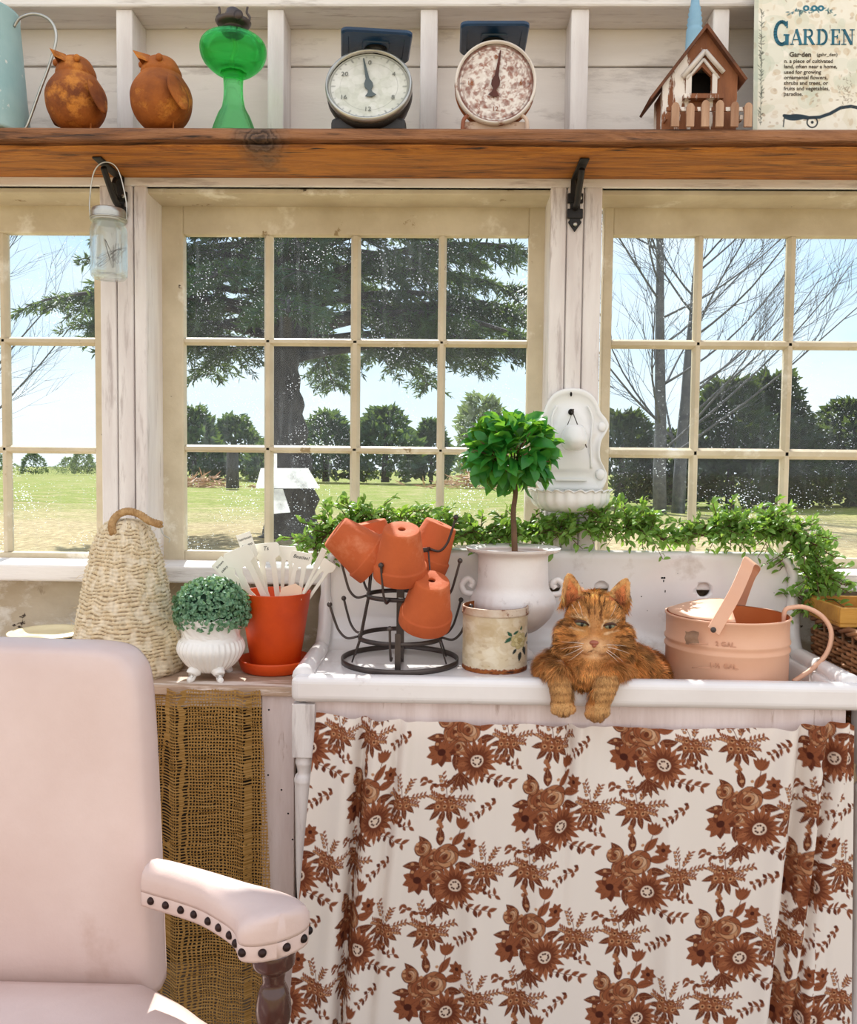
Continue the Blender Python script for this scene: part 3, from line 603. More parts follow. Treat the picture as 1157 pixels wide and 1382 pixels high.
# --- dial painting
class Canvas:
    def __init__(s,W,H,col): s.W,s.H=W,H; s.a=np.empty((H,W,3),np.float32); s.a[:]=c3(*col); s.Y,s.Xg=np.mgrid[0:H,0:W].astype(np.float32)
    def box(s,x0,x1,y0,y1): return slice(max(0,int(y0)),max(0,min(s.H,int(y1)+2))),slice(max(0,int(x0)),max(0,min(s.W,int(x1)+2)))
    def put(s,sl,m,col,al=1.0):
        m=(np.clip(m,0,1)*al)[...,None]; s.a[sl]=s.a[sl]*(1-m)+(c3(*col) if len(col)==3 else np.array(col[:3]))*m
    def ellipse(s,x,y,rx,ry,col,rot=0,al=1.0,ring=0):
        R=max(rx,ry)+2; sl=s.box(x-R,x+R,y-R,y+R); dx=s.Xg[sl]-x; dy=s.Y[sl]-y
        if dx.size==0: return
        ca,sa=math.cos(rot),math.sin(rot); u=(dx*ca+dy*sa)/rx; v=(-dx*sa+dy*ca)/ry; q=np.sqrt(u*u+v*v); k=min(rx,ry)
        m=np.clip((1-q)*k+.5,0,1) if not ring else np.clip(ring/2-np.abs(q-1)*k+.5,0,1)
        s.put(sl,m,col,al)
    def leafp(s,x,y,ang,L,W,col,al=1.0,rib=None,tooth=0):
        cx=x+math.cos(ang)*L/2; cy=y+math.sin(ang)*L/2; R=L/2+W; sl=s.box(cx-R,cx+R,cy-R,cy+R); dx=s.Xg[sl]-x; dy=s.Y[sl]-y
        if dx.size==0: return
        u=(dx*math.cos(ang)+dy*math.sin(ang))/L; v=-dx*math.sin(ang)+dy*math.cos(ang)
        uc=np.clip(u,0,1); hw=W/2*np.maximum(0,np.sin(PI*uc**.8))**.9
        if tooth: hw=hw*(1-.28*((uc*tooth)%1))
        m=np.clip(hw-np.abs(v)+.4,0,1)*((u>0)&(u<1)); s.put(sl,m,col,al)
        if rib is not None:
            s.put(sl,np.clip(.9-np.abs(v),0,1)*((u>.05)&(u<.9)),rib,.9)
            for k in (.3,.5,.7): s.put(sl,np.clip(.7-np.abs(np.abs(v)*1.0-(u-k)*L*.9),0,1)*((u>k)&(np.abs(v)<hw*.9)),rib,.55)
    def line(s,pts,w,col,al=1.0):
        for (x0,y0),(x1,y1) in zip(pts[:-1],pts[1:]):
            sl=s.box(min(x0,x1)-w-1,max(x0,x1)+w+1,min(y0,y1)-w-1,max(y0,y1)+w+1); X_=s.Xg[sl];Y_=s.Y[sl]
            if X_.size==0: continue
            L2=(x1-x0)**2+(y1-y0)**2+1e-6; t=np.clip(((X_-x0)*(x1-x0)+(Y_-y0)*(y1-y0))/L2,0,1)
            s.put(sl,np.clip(w/2-np.hypot(X_-x0-t*(x1-x0),Y_-y0-t*(y1-y0))+.5,0,1),col,al)
    def speck(s,n,r,col,al,seed=0,y0=0,y1=1):
        g=np.random.default_rng(seed)
        for i in range(n): s.ellipse(g.uniform(0,s.W),g.uniform(y0,y1)*s.H,r*g.uniform(.3,1.5),r*g.uniform(.3,1.2),col,g.uniform(0,3),al*g.uniform(.4,1))
    def sample(s,u,v):                                    # u right, v down in 0..1, bilinear
        x=np.clip(np.asarray(u)*s.W-.5,0,s.W-1.001); y=np.clip(np.asarray(v)*s.H-.5,0,s.H-1.001); i=x.astype(int); j=y.astype(int); fx=(x-i)[:,None]; fy=(y-j)[:,None]
        return (s.a[j,i]*(1-fx)+s.a[j,i+1]*fx)*(1-fy)+(s.a[j+1,i]*(1-fx)+s.a[j+1,i+1]*fx)*fy
def text_mesh(txt,size,mat,M,parent,name='lettering',ext=.0004,align='CENTER',bold=0,shear=0):
    cu=bpy.data.curves.new(name,'FONT'); cu.body=txt; cu.size=size; cu.extrude=ext; cu.align_x=align; cu.align_y='CENTER'; cu.offset=bold; cu.shear=shear; cu.resolution_u=3
    o=bpy.data.objects.new(name,cu); COL.objects.link(o); dg=bpy.context.evaluated_depsgraph_get(); me=bpy.data.meshes.new_from_object(o.evaluated_get(dg)); bpy.data.objects.remove(o); me.transform(M)
    return link(name,me,mat,parent)
M_vc=vcol('painted surface',.45); M_vcr=vcol('rough printed surface',.8)
def disc(n_r,n_t,r,M,can):
    V=[(0,0,0)]; U=[(.5,.5)]
    for i in range(1,n_r+1):
        for k in range(n_t):
            th=2*PI*k/n_t; q=i/n_r; V.append((r*q*math.cos(th),0,r*q*math.sin(th))); U.append((.5+.5*q*math.cos(th),.5-.5*q*math.sin(th)))
    T=[]
    for k in range(n_t): T.append((0,1+(k+1)%n_t,1+k))
    for i in range(n_r-1):
        a=1+i*n_t; b=a+n_t
        for k in range(n_t): j=(k+1)%n_t; T+= [(a+k,a+j,b+j),(a+k,b+j,b+k)]
    V=np.array([tuple(M@Vector(v)) for v in V]); T=np.array(T)[:,::-1]; U=np.array(U); return V,T,can.sample(U[:,0],U[:,1])
def kscale(px,py,rpx,tilt,kind,label):
    d=2.06; s=S(d); p=P(px,py,d); r=rpx*s; root=thing('kitchen_scale',label,'scale',(p.x,d,SZ))
    T=Matrix.Translation((p.x,d,p.z)) @ Matrix.Rotation(-tilt,4,'X')    # dial faces -y, leaning back
    can=Canvas(360,360,(206,208,196) if kind=='clean' else (226,218,212)); rnd=random.Random(px)
    if kind=='clean':
        can.speck(260,16,(186,188,176),.35,1); can.speck(90,30,(226,226,220),.5,2)
        can.ellipse(180,180,172,172,(120,122,112),ring=6,al=.6); can.ellipse(180,180,128,128,(130,132,122),ring=2,al=.5)
    else:
        can.speck(420,9,(150,92,72),.75,3); can.speck(160,16,(126,70,54),.6,4); can.speck(350,7,(236,230,226),.9,5)
        can.ellipse(180,180,174,174,(120,66,48),ring=10,al=.7); can.ellipse(180,180,160,160,(140,84,66),ring=3,al=.6)
    ink=(70,74,70) if kind=='clean' else (60,30,24)
    for k in range(60):
        a=2*PI*k/60; q=150 if k%5==0 else 158
        can.line([(180+q*math.sin(a),180-q*math.cos(a)),(180+167*math.sin(a),180-167*math.cos(a))],2.2 if k%5==0 else 1.2,ink,.7)
    body=MB()
    tin=M_black if kind=='clean' else M_rust
    # round case behind the dial
    body.lathe([(r*.93,.002),(r*1.0,.003),(r*1.0,.03),(r*.9,.06),(0,.062)],56,M=T@Matrix.Rotation(-PI/2,4,'X'))
    bo=body.build('case',tin,root)
    V,Tq,cc=disc(70,150,r*.94,T@Matrix.Translation((0,-.001,0)),can); fast('dial_face',V,Tq,M_vc,root,True,cc)
    rim=MB().lathe([(r*.93,-.006),(r*.95,-.012),(r*.99,-.012),(r*1.01,-.004),(r*1.01,.004),(r*.95,.004)],64,M=T@Matrix.Rotation(PI/2,4,'X')@Matrix.Scale(-1,4,(0,0,1)),caps=False)
    rim.build('rim',M_galv if kind=='clean' else paint('chipped white rim',c(228,220,212),c(206,196,188),5,.5,chips=[(c(140,78,52),.55,.05,12)],bump=.3),root)
    F2=T@Matrix.Translation((0,-.0035,0))@Matrix.Rotation(PI/2,4,'X')
    if kind=='clean':
        for a,tx_ in ((0,'0'),(60,'4'),(120,'8'),(180,'12'),(240,'16'),(300,'20')):
            text_mesh(tx_,r*.17,paint('dial ink',c(96,98,92),c(110,112,104),5,.6) if a==0 else bpy.data.materials['dial ink'],F2@Matrix.Translation((r*.66*math.sin(math.radians(a)),r*.66*math.cos(math.radians(a)),0)),root,'numeral',.0002)
    else:
        for a,tx_ in ((0,'0'),(90,'6'),(180,'12'),(270,'18')):
            text_mesh(tx_,r*.16,M_rust,F2@Matrix.Translation((r*.62*math.sin(math.radians(a)),r*.62*math.cos(math.radians(a)),0)),root,'numeral',.0002)
    ang=math.radians(11 if kind=='clean' else -8)
    Nd=T@Matrix.Translation((0,-.005,0))@Matrix.Rotation(-ang if 0 else -ang,4,'Y')
    cx=0; L=r*.78
    pn=MB().prism([(-.0015,L),(.0015,L),(.0045,r*.18),(.010,r*.05),(.010,-r*.05),(.004,-r*.14),(.006,-r*.22),(.013,-r*.30),(0,-r*.34),(-.013,-r*.30),(-.006,-r*.22),(-.004,-r*.14),(-.010,-r*.05),(-.010,r*.05),(-.0045,r*.18)],-.001,.0005,M=Nd)
    pn.build('pointer',paint('slate pointer',c(92,104,106),c(76,86,88),5,.5) if kind=='clean' else paint('dark rust pointer',c(92,44,34),c(70,34,28),20,.7),root)
    # pedestal foot and housing
    if kind=='clean':
        MB().box((p.x-.055,d+.01,SZ+.02),(p.x+.055,d+.09,p.z-.03)).build('housing',M_black,root,bevel=.01)
        MB().prism([(p.x-.088,SZ),(p.x+.088,SZ),(p.x+.088,SZ+.030),(p.x+.06,SZ+.040),(p.x-.06,SZ+.040),(p.x-.088,SZ+.030)],d-.01,d+.11).build('foot',M_black,root,bevel=.008)
    else:
        MB().box((p.x-.05,d+.01,SZ+.02),(p.x+.05,d+.09,p.z-.02)).build('housing',M_rust,root,bevel=.01)
        ft=MB().tube(bez([(p.x-.076,d-.005,SZ+.006),(p.x-.072,d-.005,SZ+.032),(p.x-.05,d+.006,SZ+.046),(p.x,d+.014,SZ+.05),(p.x+.05,d+.006,SZ+.046),(p.x+.072,d-.005,SZ+.032),(p.x+.076,d-.005,SZ+.006)],6),.005,8)
        ft.box((p.x-.072,d+.006,SZ),(p.x+.072,d+.1,SZ+.03)); ft.build('foot',paint('rusty white foot',c(216,196,180),c(190,160,140),5,.6,chips=[(c(140,80,52),.55,.06,9)]),root,bevel=.004)
    # flat weighing pan on top, seen from below
    zt=Z(44 if kind=='clean' else 34,2.03); pc=p.x+(.012 if kind=='clean' else -.004); hw=.083 if kind=='clean' else .080
    ro=Matrix.Translation((pc,d+.045,zt)) @ Matrix.Rotation(.12 if kind=='clean' else 0,4,'Z')
    y0,y1=-.075,.075
    poly=[]
    for (cx_,cy_,a0) in ((hw-.018,y1-.018,0),(-hw+.018,y1-.018,90),(-hw+.018,y0+.018,180),(hw-.018,y0+.018,270)):
        for q in range(6): a=math.radians(a0+q*18); poly.append((cx_+.018*math.cos(a),cy_+.018*math.sin(a)))
    n=len(poly); tr=MB(); vs=[]
    for sc_,h in ((1,.010),(1,.004),(.96,0),(.80,.000),(.78,.003),(.40,.003),(.38,0.0)): vs+=[(x_*sc_,y_*sc_,h) for x_,y_ in poly]
    fs=[(i*n+k,(i+1)*n+k,(i+1)*n+(k+1)%n,i*n+(k+1)%n) for i in range(6) for k in range(n)]+[tuple(6*n+k for k in range(n))]
    vs+=[(x_*.97,y_*.97,.006) for x_,y_ in poly]; fs+=[(7*n+k,k,(k+1)%n,7*n+(k+1)%n) for k in range(n)]+[tuple(7*n+k for k in range(n-1,-1,-1))]
    tr.add(vs,fs,False,ro); tr.build('weighing_pan',M_navy,root)
    MB().lathe([(.014,p.z+r*.3),(.014,zt-.008),(.028,zt-.001),(0,zt)],20,(pc,d+.05,0)).build('spindle',M_black,root)
kscale(498,117,57,math.radians(20),'clean','black kitchen scale with a tilted grey dial and a blue pan')
kscale(669,113,53.5,0,'rusty','rust-flecked white kitchen scale with an upright round dial and a blue pan')
# --- birdhouse
d=2.05; s=S(d); bh=thing('birdhouse','small peeling brown and white birdhouse with a picket fence','birdhouse',(X(950,d,100),d,SZ))
bx=lambda px:X(px,d,100); bz=lambda py:Z(py,d)
wl,wr,rx=bx(895),bx(996),bx(951)
wp=[(wl,SZ),(wr,SZ),(wr,bz(104)),(rx,bz(46)),(wl,bz(120))]
hx0,hx1,hzb,hzt=bx(934),bx(961),bz(129),bz(90); hm=(hx0+hx1)/2; hzs=bz(103)
# front wall with the pointed doorway cut out: built as strips round the opening
fw=MB(); y0,y1=d,d+.008
fw.prism([(wl,SZ),(hx0,SZ),(hx0,bz(61)),(wl,bz(111))],y0,y1); fw.prism([(hx1,SZ),(wr,SZ),(wr,bz(98)),(hx1,bz(52))],y0,y1)
fw.prism([(hx0,SZ),(hx1,SZ),(hx1,hzb),(hx0,hzb)],y0,y1); fw.prism([(hx0,hzs),(hm,hzt),(hx1,hzs),(hx1,bz(52)),(rx,bz(40)),(hx0,bz(61))],y0,y1)
D2=.075; fw.box((wl,y1,SZ),(wl+.006,d+D2,bz(121))); fw.box((wr-.006,y1,SZ),(wr,d+D2,bz(105))); fw.prism(wp,d+D2,d+D2+.006)
fw.build('house_body',M_birdwood,bh)
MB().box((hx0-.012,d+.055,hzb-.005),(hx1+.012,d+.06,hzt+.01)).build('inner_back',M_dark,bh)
rf=MB()
for (xa,za,xb,zb_) in ((rx-.001,bz(38),bx(879),bz(133)),(rx-.001,bz(38),bx(1004),bz(108))):
    dv=Vector((xb-xa,zb_-za)); nn=Vector((-dv.y,dv.x)).normalized()*.006; nn=nn if nn.y>0 else -nn
    rf.prism([(xa,za-.006),(xb,zb_-.006),(xb+nn.x,zb_+nn.y-.006),(xa+nn.x*.2,za+.004)],d-.015,d+D2+.02)
rf.build('roof',M_roofwood,bh)
tr=MB()
def gable(xa,za,xm,zm,xb,zb_,w,y):
    for (p,q) in (((xa,za),(xm,zm)),((xm,zm),(xb,zb_))): tr.tube([(p[0],y,p[1]),(q[0],y,q[1])],w,4)
gable(bx(921),bz(105),bx(950),bz(70),bx(976),bz(99),.006,d-.006); gable(bx(927),bz(108),bx(949),bz(80),bx(970),bz(106),.004,d-.002)
tr.box((bx(926),d-.004,bz(129)),(bx(933.5),d,bz(100))); tr.box((bx(961.5),d-.004,bz(129)),(bx(968),d,bz(100)))
tr.build('door_trim',paint('peeling white trim',c(232,226,220),c(210,200,192),6,.7,chips=[(c(140,90,60),.6,.05,9)]),bh)
MB().box((bx(921),d-.022,bz(137)),(bx(974),d,bz(131))).build('door_ledge',M_birdwood,bh)
M_picket=paint('worn tan picket',c(196,160,132),c(150,108,80),6,.7,stretch=(5,5,.7),chips=[(c(236,226,216),.6,.04,6,(5,5,.7))],bump=.4)
for i,px in enumerate((908,928,948,967,987,1005)):
    x=bx(px); h=bz((146,147,143,143,145,146)[i]); w=.0088
    pk=MB().prism([(x-w,SZ),(x+w,SZ),(x+w,h-.008),(x+w*.6,h-.002),(x,h),(x-w*.6,h-.002),(x-w,h-.008)],d-.036,d-.030); pk.build('fence_picket',M_picket,bh)
MB().box((bx(897),d-.030,bz(156)),(bx(1008),d-.025,bz(151))).box((bx(897),d-.025,SZ+.02),(bx(899),d,SZ+.03)).box((bx(1000),d-.025,SZ+.02),(bx(996),d,SZ+.03)).build('fence_rail',M_birdwood,bh)
# --- blue spindle behind it
d=2.205; s=S(d); x=X(937,d,60); zz=lambda py:Z(py,d)
sp=MB().lathe([(0,SZ),(15*s,SZ),(15*s,SZ+.02),(11.5*s,SZ+.05),(11*s,zz(62)),(10.5*s,zz(45))]+[(q*s,zz(y)) for y,q in ((40,10.2),(37,8.6),(33,10),(30,8.4),(26,9.4),(23,7.6),(19,8.6),(16,7),(12,7.6),(9,6),(0,5.2),(-25,2.4),(-40,0))],32,(x,d,0))
tag(sp.build('wooden_spindle',M_blue),'pale blue ridged wooden spindle standing behind the birdhouse','spindle')
# --- GARDEN sign
d0=2.30; tilt=math.radians(-7); x0=X(1018,2.205,80); x1=X(1182,2.205,80); zb=SZ+.002; zt=Z(-14,2.22,1090); W=x1-x0; H=(zt-zb)
sg=thing('garden_sign','cream metal sign headed GARDEN leaning behind the right end of the shelf','sign',((x0+x1)/2,2.26,SZ))
T=Matrix.Translation((x0,2.285,zb)) @ Matrix.Rotation(tilt,4,'X')
T=Matrix.Translation((x0,2.195,zb)) @ Matrix.Rotation(-math.radians(3),4,'X')
can=Canvas(400,int(400*H/W),(232,226,208)); hh=can.H
u1=lambda px:(px-1018)/164*400
def vz(py):                                               # photo row -> canvas row
    z=Z(py,2.205,1090); return (zt-z)/H*hh*1.0
can.speck(120,40,(244,240,228),.6,1); can.speck(60,34,(196,206,186),.35,2); can.speck(150,9,(196,166,124),.5,3); can.speck(90,5,(150,112,74),.6,4)
can.a[:, :14]=can.a[:, :14]*.6+c3(150,172,160)*.4
rnd=random.Random(8)
for i in range(110):
    y=rnd.uniform(vz(12),vz(168)); xx=u1(1028)+rnd.gauss(0,2); can.leafp(xx,y,rnd.choice((-1,1))*rnd.uniform(.3,1.1)+(-PI/2),rnd.uniform(8,15),3.4,(84,90,80),.7)
can.line([(u1(1028),vz(10)),(u1(1028),vz(170))],2,(60,66,62),.8)
for i in range(46):                                       # flower garland on top
    a=rnd.gauss(0,1); xx=u1(1099)+a*46; yy=vz(9)+abs(a)*8+rnd.gauss(0,4); can.leafp(xx,yy,rnd.uniform(0,6.3),rnd.uniform(8,18),5,rnd.choice([(40,110,128),(60,80,84),(88,130,130)]),.85)
for xx in (1088,1099,1108): 
    can.ellipse(u1(xx),vz(8),11,10,(36,112,136)); can.ellipse(u1(xx),vz(8),4,4,(225,226,216))
# chaise longue at the bottom
can.leafp(u1(1059),vz(160),-.05,90,22,(46,66,78)); can.line([(u1(1060),vz(157)),(u1(1090),vz(160)),(u1(1108),vz(159)),(u1(1122),vz(154)),(u1(1136),vz(146)),(u1(1150),vz(144)),(u1(1160),vz(146))],11,(40,58,70))
can.line([(u1(1060),vz(160)),(u1(1059),vz(172))],4,(40,50,58)); can.ellipse(u1(1098),vz(166),17,17,(40,50,58),ring=5); can.ellipse(u1(1098),vz(166),5,5,(40,50,58))
for i in range(60): can.leafp(u1(1142)+rnd.gauss(0,18),vz(124)+rnd.gauss(0,26),rnd.uniform(0,6.3),12,3,(120,96,66),.5)
nu,nv=240,480
U,Vv=np.meshgrid(np.linspace(0,1,nu),np.linspace(0,1,nv)); U=U.ravel();Vv=Vv.ravel()
pts=np.array([tuple(T@Vector((u*W,0,(1-v)*H))) for u,v in zip(U,Vv)])
q=np.array([(j*nu+i,(j+1)*nu+i,(j+1)*nu+i+1,j*nu+i+1) for j in range(nv-1) for i in range(nu-1)])
fc=fast('printed_face',pts,q,M_vcr,sg,False,can.sample(U,Vv))
MB().box((0,.0008,0),(W,.004,H),M=T).build('sheet',M_galv,sg,bevel=.001)
M_signblue=paint('sign teal ink',c(38,112,136),c(30,90,112),8,.7); M_signink=paint('sign dark ink',c(70,60,52),c(90,78,66),8,.8)
# serif capitals drawn as strokes: (polyline, half width) in letter units
def serif(letter):
    th,tn,sf=.085,.028,.03
    R=[];
    def st(x0,y0,x1,y1,w): R.append(([(x0,y0),(x1,y1)],w))
    if letter=='A': st(.05,0,.34,1,tn);st(.36,1,.66,0,th);st(.16,.33,.5,.33,tn);st(-.05,0.02,.17,.02,sf);st(.52,.02,.8,.02,sf);w=.8
    if letter=='R': st(.14,0,.14,1,th);st(0,.02,.30,.02,sf);st(0,.98,.4,.98,sf);R.append(([(.4+.18*math.sin(a)*1.0,.75+.23*math.cos(a)) for a in [i*PI/8 for i in range(9)]],.06));st(.2,.51,.42,.51,tn);st(.40,.48,.66,.02,th);st(.6,.02,.76,.02,sf);w=.78
    if letter=='D': st(.14,0,.14,1,th);st(0,.02,.36,.02,sf);st(0,.98,.36,.98,sf);R.append(([(.34+.30*math.sin(a),.5+.47*math.cos(a)) for a in [i*PI/12 for i in range(13)]],.075));w=.76
    if letter=='E': st(.14,0,.14,1,th);st(0,.02,.58,.02,sf);st(0,.98,.56,.98,sf);st(.2,.52,.42,.52,tn);st(.57,0,.57,.25,.035);st(.55,.78,.55,1,.035);st(.42,.42,.42,.62,.03);w=.7
    if letter=='N': st(.12,0,.12,1,tn);st(.12,.98,.62,.02,th);st(.66,0,.66,1,tn);st(-.02,.02,.26,.02,sf);st(.52,.98,.8,.98,sf);st(-.04,.98,.2,.98,sf);w=.8
    if letter=='G': R.append(([(.48-.40*math.sin(a),.5+.49*math.cos(a)) for a in [-.75+i*(PI+1.3)/18 for i in range(19)]],.075));st(.80,.0,.80,.40,.075);st(.62,.42,.92,.42,sf);st(.80,.74,.80,1.0,.03);w=.98
    return R,w
let=MB()
def put_letter(ch,px0,pxw,pyt,pyb):
    R,w=serif(ch); xa=(px0-1018)/164*W; sx=pxw/164*W; z1=zt-zb-vz(pyt)/hh*H; z0=zt-zb-vz(pyb)/hh*H; hgt=z1-z0
    for pl,hw in R:
        for (a,b) in zip(pl[:-1],pl[1:]):
            A=Vector((xa+a[0]*sx,z0+a[1]*hgt)); B=Vector((xa+b[0]*sx,z0+b[1]*hgt)); dv=(B-A); L=dv.length; dv.normalize(); n=Vector((-dv.y,dv.x))*hw*hgt*.95; e=dv*(.02*hgt if len(pl)==2 else .03*hgt)
            A=A-e;B=B+e
            let.prism([tuple(A+n),tuple(A-n),tuple(B-n),tuple(B+n)],-.0014,-.0002,M=T)
put_letter('G',1045,22,27,59)
for ch,x_ in zip('ARDEN',(1068,1084.5,1103,1122,1137)): put_letter(ch,x_,20.5,38,59)
let.build('heading_letters',M_signblue,sg)
def sline(txt,px,py,szpx,mat=M_signink,bold=0):
    xa=(px-1018)/164*W; zc=H-vz(py)/hh*H
    text_mesh(txt,szpx*S(2.205),mat,T@Matrix.Translation((xa,-.0008,zc))@Matrix.Rotation(PI/2,4,'X'),sg,'definition_text',.0003,'LEFT',bold)
sline('Gar·den',1066,73,8.6,M_signink,.0004); sline('(gahr_den)',1103,73,6.2)
for i,tx_ in enumerate(('n. a piece of cultivated','land, often near a home,','used for growing','ornamental flowers,','shrubs and trees, or','fruits and vegetables,','paradise.')):
    sline(tx_,1059,82+i*7.6,7.0,M_signink,.0001)
# ================================================================== sink, stand, skirt
FR=1.80; RZ=Z(919,FR,795); SB_D=2.185
SX0,SX1=X(392,FR,935),X(1170,FR,935); SXb0,SXb1=X(437,SB_D,800),X(1072,SB_D,800); BT=Z(743,SB_D,760)
DECK=RZ-.010
bx0,bx1=X(722,1.84,930),X(1128,1.84,930); by0,by1=FR+.060,SB_D-.055
def sm01(t): t=min(1,max(0,t)); return t*t*(3-2*t)
sink=thing('farmhouse_sink','worn white enamel farmhouse sink with a tall back and drainboard','sink',((SX0+SX1)/2,2.0,DECK))
prof_y=[]                                                 # (y,z) section from front to the top of the back
for y in np.linspace(FR+.034,SB_D-.075,74): prof_y.append((y,DECK))
for a in np.linspace(0,PI/2,12)[1:]: prof_y.append((SB_D-.075+.075*math.sin(a),DECK+.075*(1-math.cos(a))))
for z in np.linspace(DECK+.08,BT-.012,16)[1:]: prof_y.append((SB_D,z))
prof_y+= [(SB_D+.003,BT-.004),(SB_D+.010,BT),(SB_D+.022,BT)]
xs=[]
def lin_(a,b,n): return list(np.linspace(a,b,n,endpoint=False))
xs=lin_(SX0+.02,bx0-.01,40)+lin_(bx0-.01,bx0+.05,18)+lin_(bx0+.05,bx1-.05,40)+lin_(bx1-.05,bx1+.01,18)+[bx1+.01,SX1-.02]
g=MB(); nx=len(xs); ny=len(prof_y)
vs=[]; e=.042
for (y,z) in prof_y:
    for i,x in enumerate(xs):
        q=min(sm01((x-bx0)/e),sm01((bx1-x)/e),sm01((y-by0)/e),sm01((by1-y)/(e*1.0)))
        dz=-.150*q if z<=DECK+.001 else 0
        tx=0
        h=max(0,(z-DECK)/(BT-DECK))
        cx=x
        lo,hi=SX0+.02,SX1-.02
        t=(x-lo)/(hi-lo); L=lo+(SXb0+.0-lo)*min(1,h*4)**.5*(1 if h>0 else 0); Rr=hi+(SXb1-hi)*min(1,h*4)**.5*(1 if h>0 else 0)
        cx=L+(Rr-L)*t
        top=BT-.0; cz=z+dz
        if h>.8:                                          # clipped upper corners of the back
            edge=min(cx-L,Rr-cx); lim=BT-max(0,.038-edge)*1.0; cz=min(cz,lim)
        vs.append((cx,y,cz))
fs=[(j*nx+i,j*nx+i+1,(j+1)*nx+i+1,(j+1)*nx+i) for j in range(ny-1) for i in range(nx-1)]
g.add(vs,fs,True); sk=g.build('basin',M_sink,sink,solid=.018,off=-1)
# faucet holes, cut through
cut=[]
for (px,py) in ((747,793),(812,794),(950,796)):
    cb=MB().lathe([(0,-.06),(.0185,-.06),(.0185,.06),(0,.06)],32,M=Matrix.Translation(P(px,py,SB_D))@Matrix.Rotation(PI/2,4,'X')).build('cutter',M_sink); bpy.context.view_layer.update()
    m=sk.modifiers.new('h','BOOLEAN'); m.object=cb; m.operation='DIFFERENCE'; m.solver='EXACT'; cut.append(cb)
bake(sk)
for q in cut: bpy.data.objects.remove(q)
rm=MB()
rm.box((SX0,FR,RZ-.058),(SX1,FR+.042,RZ)); rm.build('front_rim',M_sink,sink,bevel=.016,seg=5)
def siderim(x0,x1,side):
    b=MB(); ys=np.linspace(FR+.02,SB_D-.095,10); pts=[(x0,y,RZ-.004) for y in ys]
    pts+= [(x0+(x1-x0)*sm01(t)**1.0,SB_D-.095+.085*math.sin(t*PI/2),RZ-.004+.095*(1-math.cos(t*PI/2))) for t in np.linspace(.1,1,9)]
    pts+= [(x1,SB_D-.006,z) for z in np.linspace(RZ+.12,BT-.05,6)]+[(x1-side*.014,SB_D-.004,BT-.022),(x1-side*.034,SB_D-.002,BT-.008)]
    b.tube(pts,[.021]*10+[.018]*9+[.013]*6+[.011,.009],12)
    b.box((x0-.016,FR+.02,RZ-.058),(x0+.016,SB_D-.06,RZ-.012))
    b.build('side_rim',M_sink,sink)
siderim(SX0+.021,SXb0+.006,-1); siderim(SX1-.021,SXb1-.006,1)
MB().tube([(SXb0+.012,SB_D+.008,BT-.002),(SXb1-.012,SB_D+.008,BT-.002)],.011,10).build('back_rim',M_sink,sink) if False else None
for px,py,rx_,rz_ in ((894,780,.0036,.0024),(897,780,.003,.0026),(896,784,.0016,.0034),(898,798,.0014,.0036),(866,805,.0018,.0014),(846,814,.0016,.0016),(874,824,.0011,.001),(878,846,.0014,.0014),(915,774,.001,.001),(718,762,.0012,.001),(786,787,.001,.001),(1045,800,.001,.001)): MB().ell(P(px,py,SB_D-.0002),(rx_,.0006,rz_),12,6).build('enamel_chip',M_dark,sink)
# stand
FZ=RZ-.058
stand=thing('sink_stand','white painted wooden stand with turned legs under the sink','stand',((SX0+SX1)/2,2.0,0))
MB().box((SX0+.03,FR+.022,FZ-.075),(SX1-.03,FR+.045,FZ)).box((SX0+.03,SB_D-.06,FZ-.075),(SX1-.03,SB_D-.035,FZ)).box((SX0+.03,FR+.03,FZ-.075),(SX0+.055,SB_D-.04,FZ)).box((SX1-.055,FR+.03,FZ-.075),(SX1-.03,SB_D-.04,FZ)).build('rail',M_plank,stand,bevel=.003)
def tleg(px,d):
    x=X(px,d,990); w=.0245; b=MB(); zt=FZ-.004; zb=Z(1018,d,410)
    b.box((x-w,d-w,zb),(x+w,d+w,zt))
    zz=lambda py:Z(py,d,410)
    b.lathe(prof([(.016,zb+.002),(.019,zz(1022)),(.021,zz(1028)),(.018,zz(1034)),(.0165,zz(1042)),(.021,zz(1046)),(.0235,zz(1052)),(.022,zz(1060)),(.021,zz(1100)),(.0185,zz(1180)),(.0145,zz(1240)),(.015,.18),(.02,.12),(.015,.10),(.014,.03),(.018,.0)],4),28,(x,d,0))
    o=b.build('leg',M_white,stand,bevel=.004); return o
tleg(412,FR+.032); tleg(1171,FR+.032); tleg(450,SB_D-.08); tleg(1060,SB_D-.08)
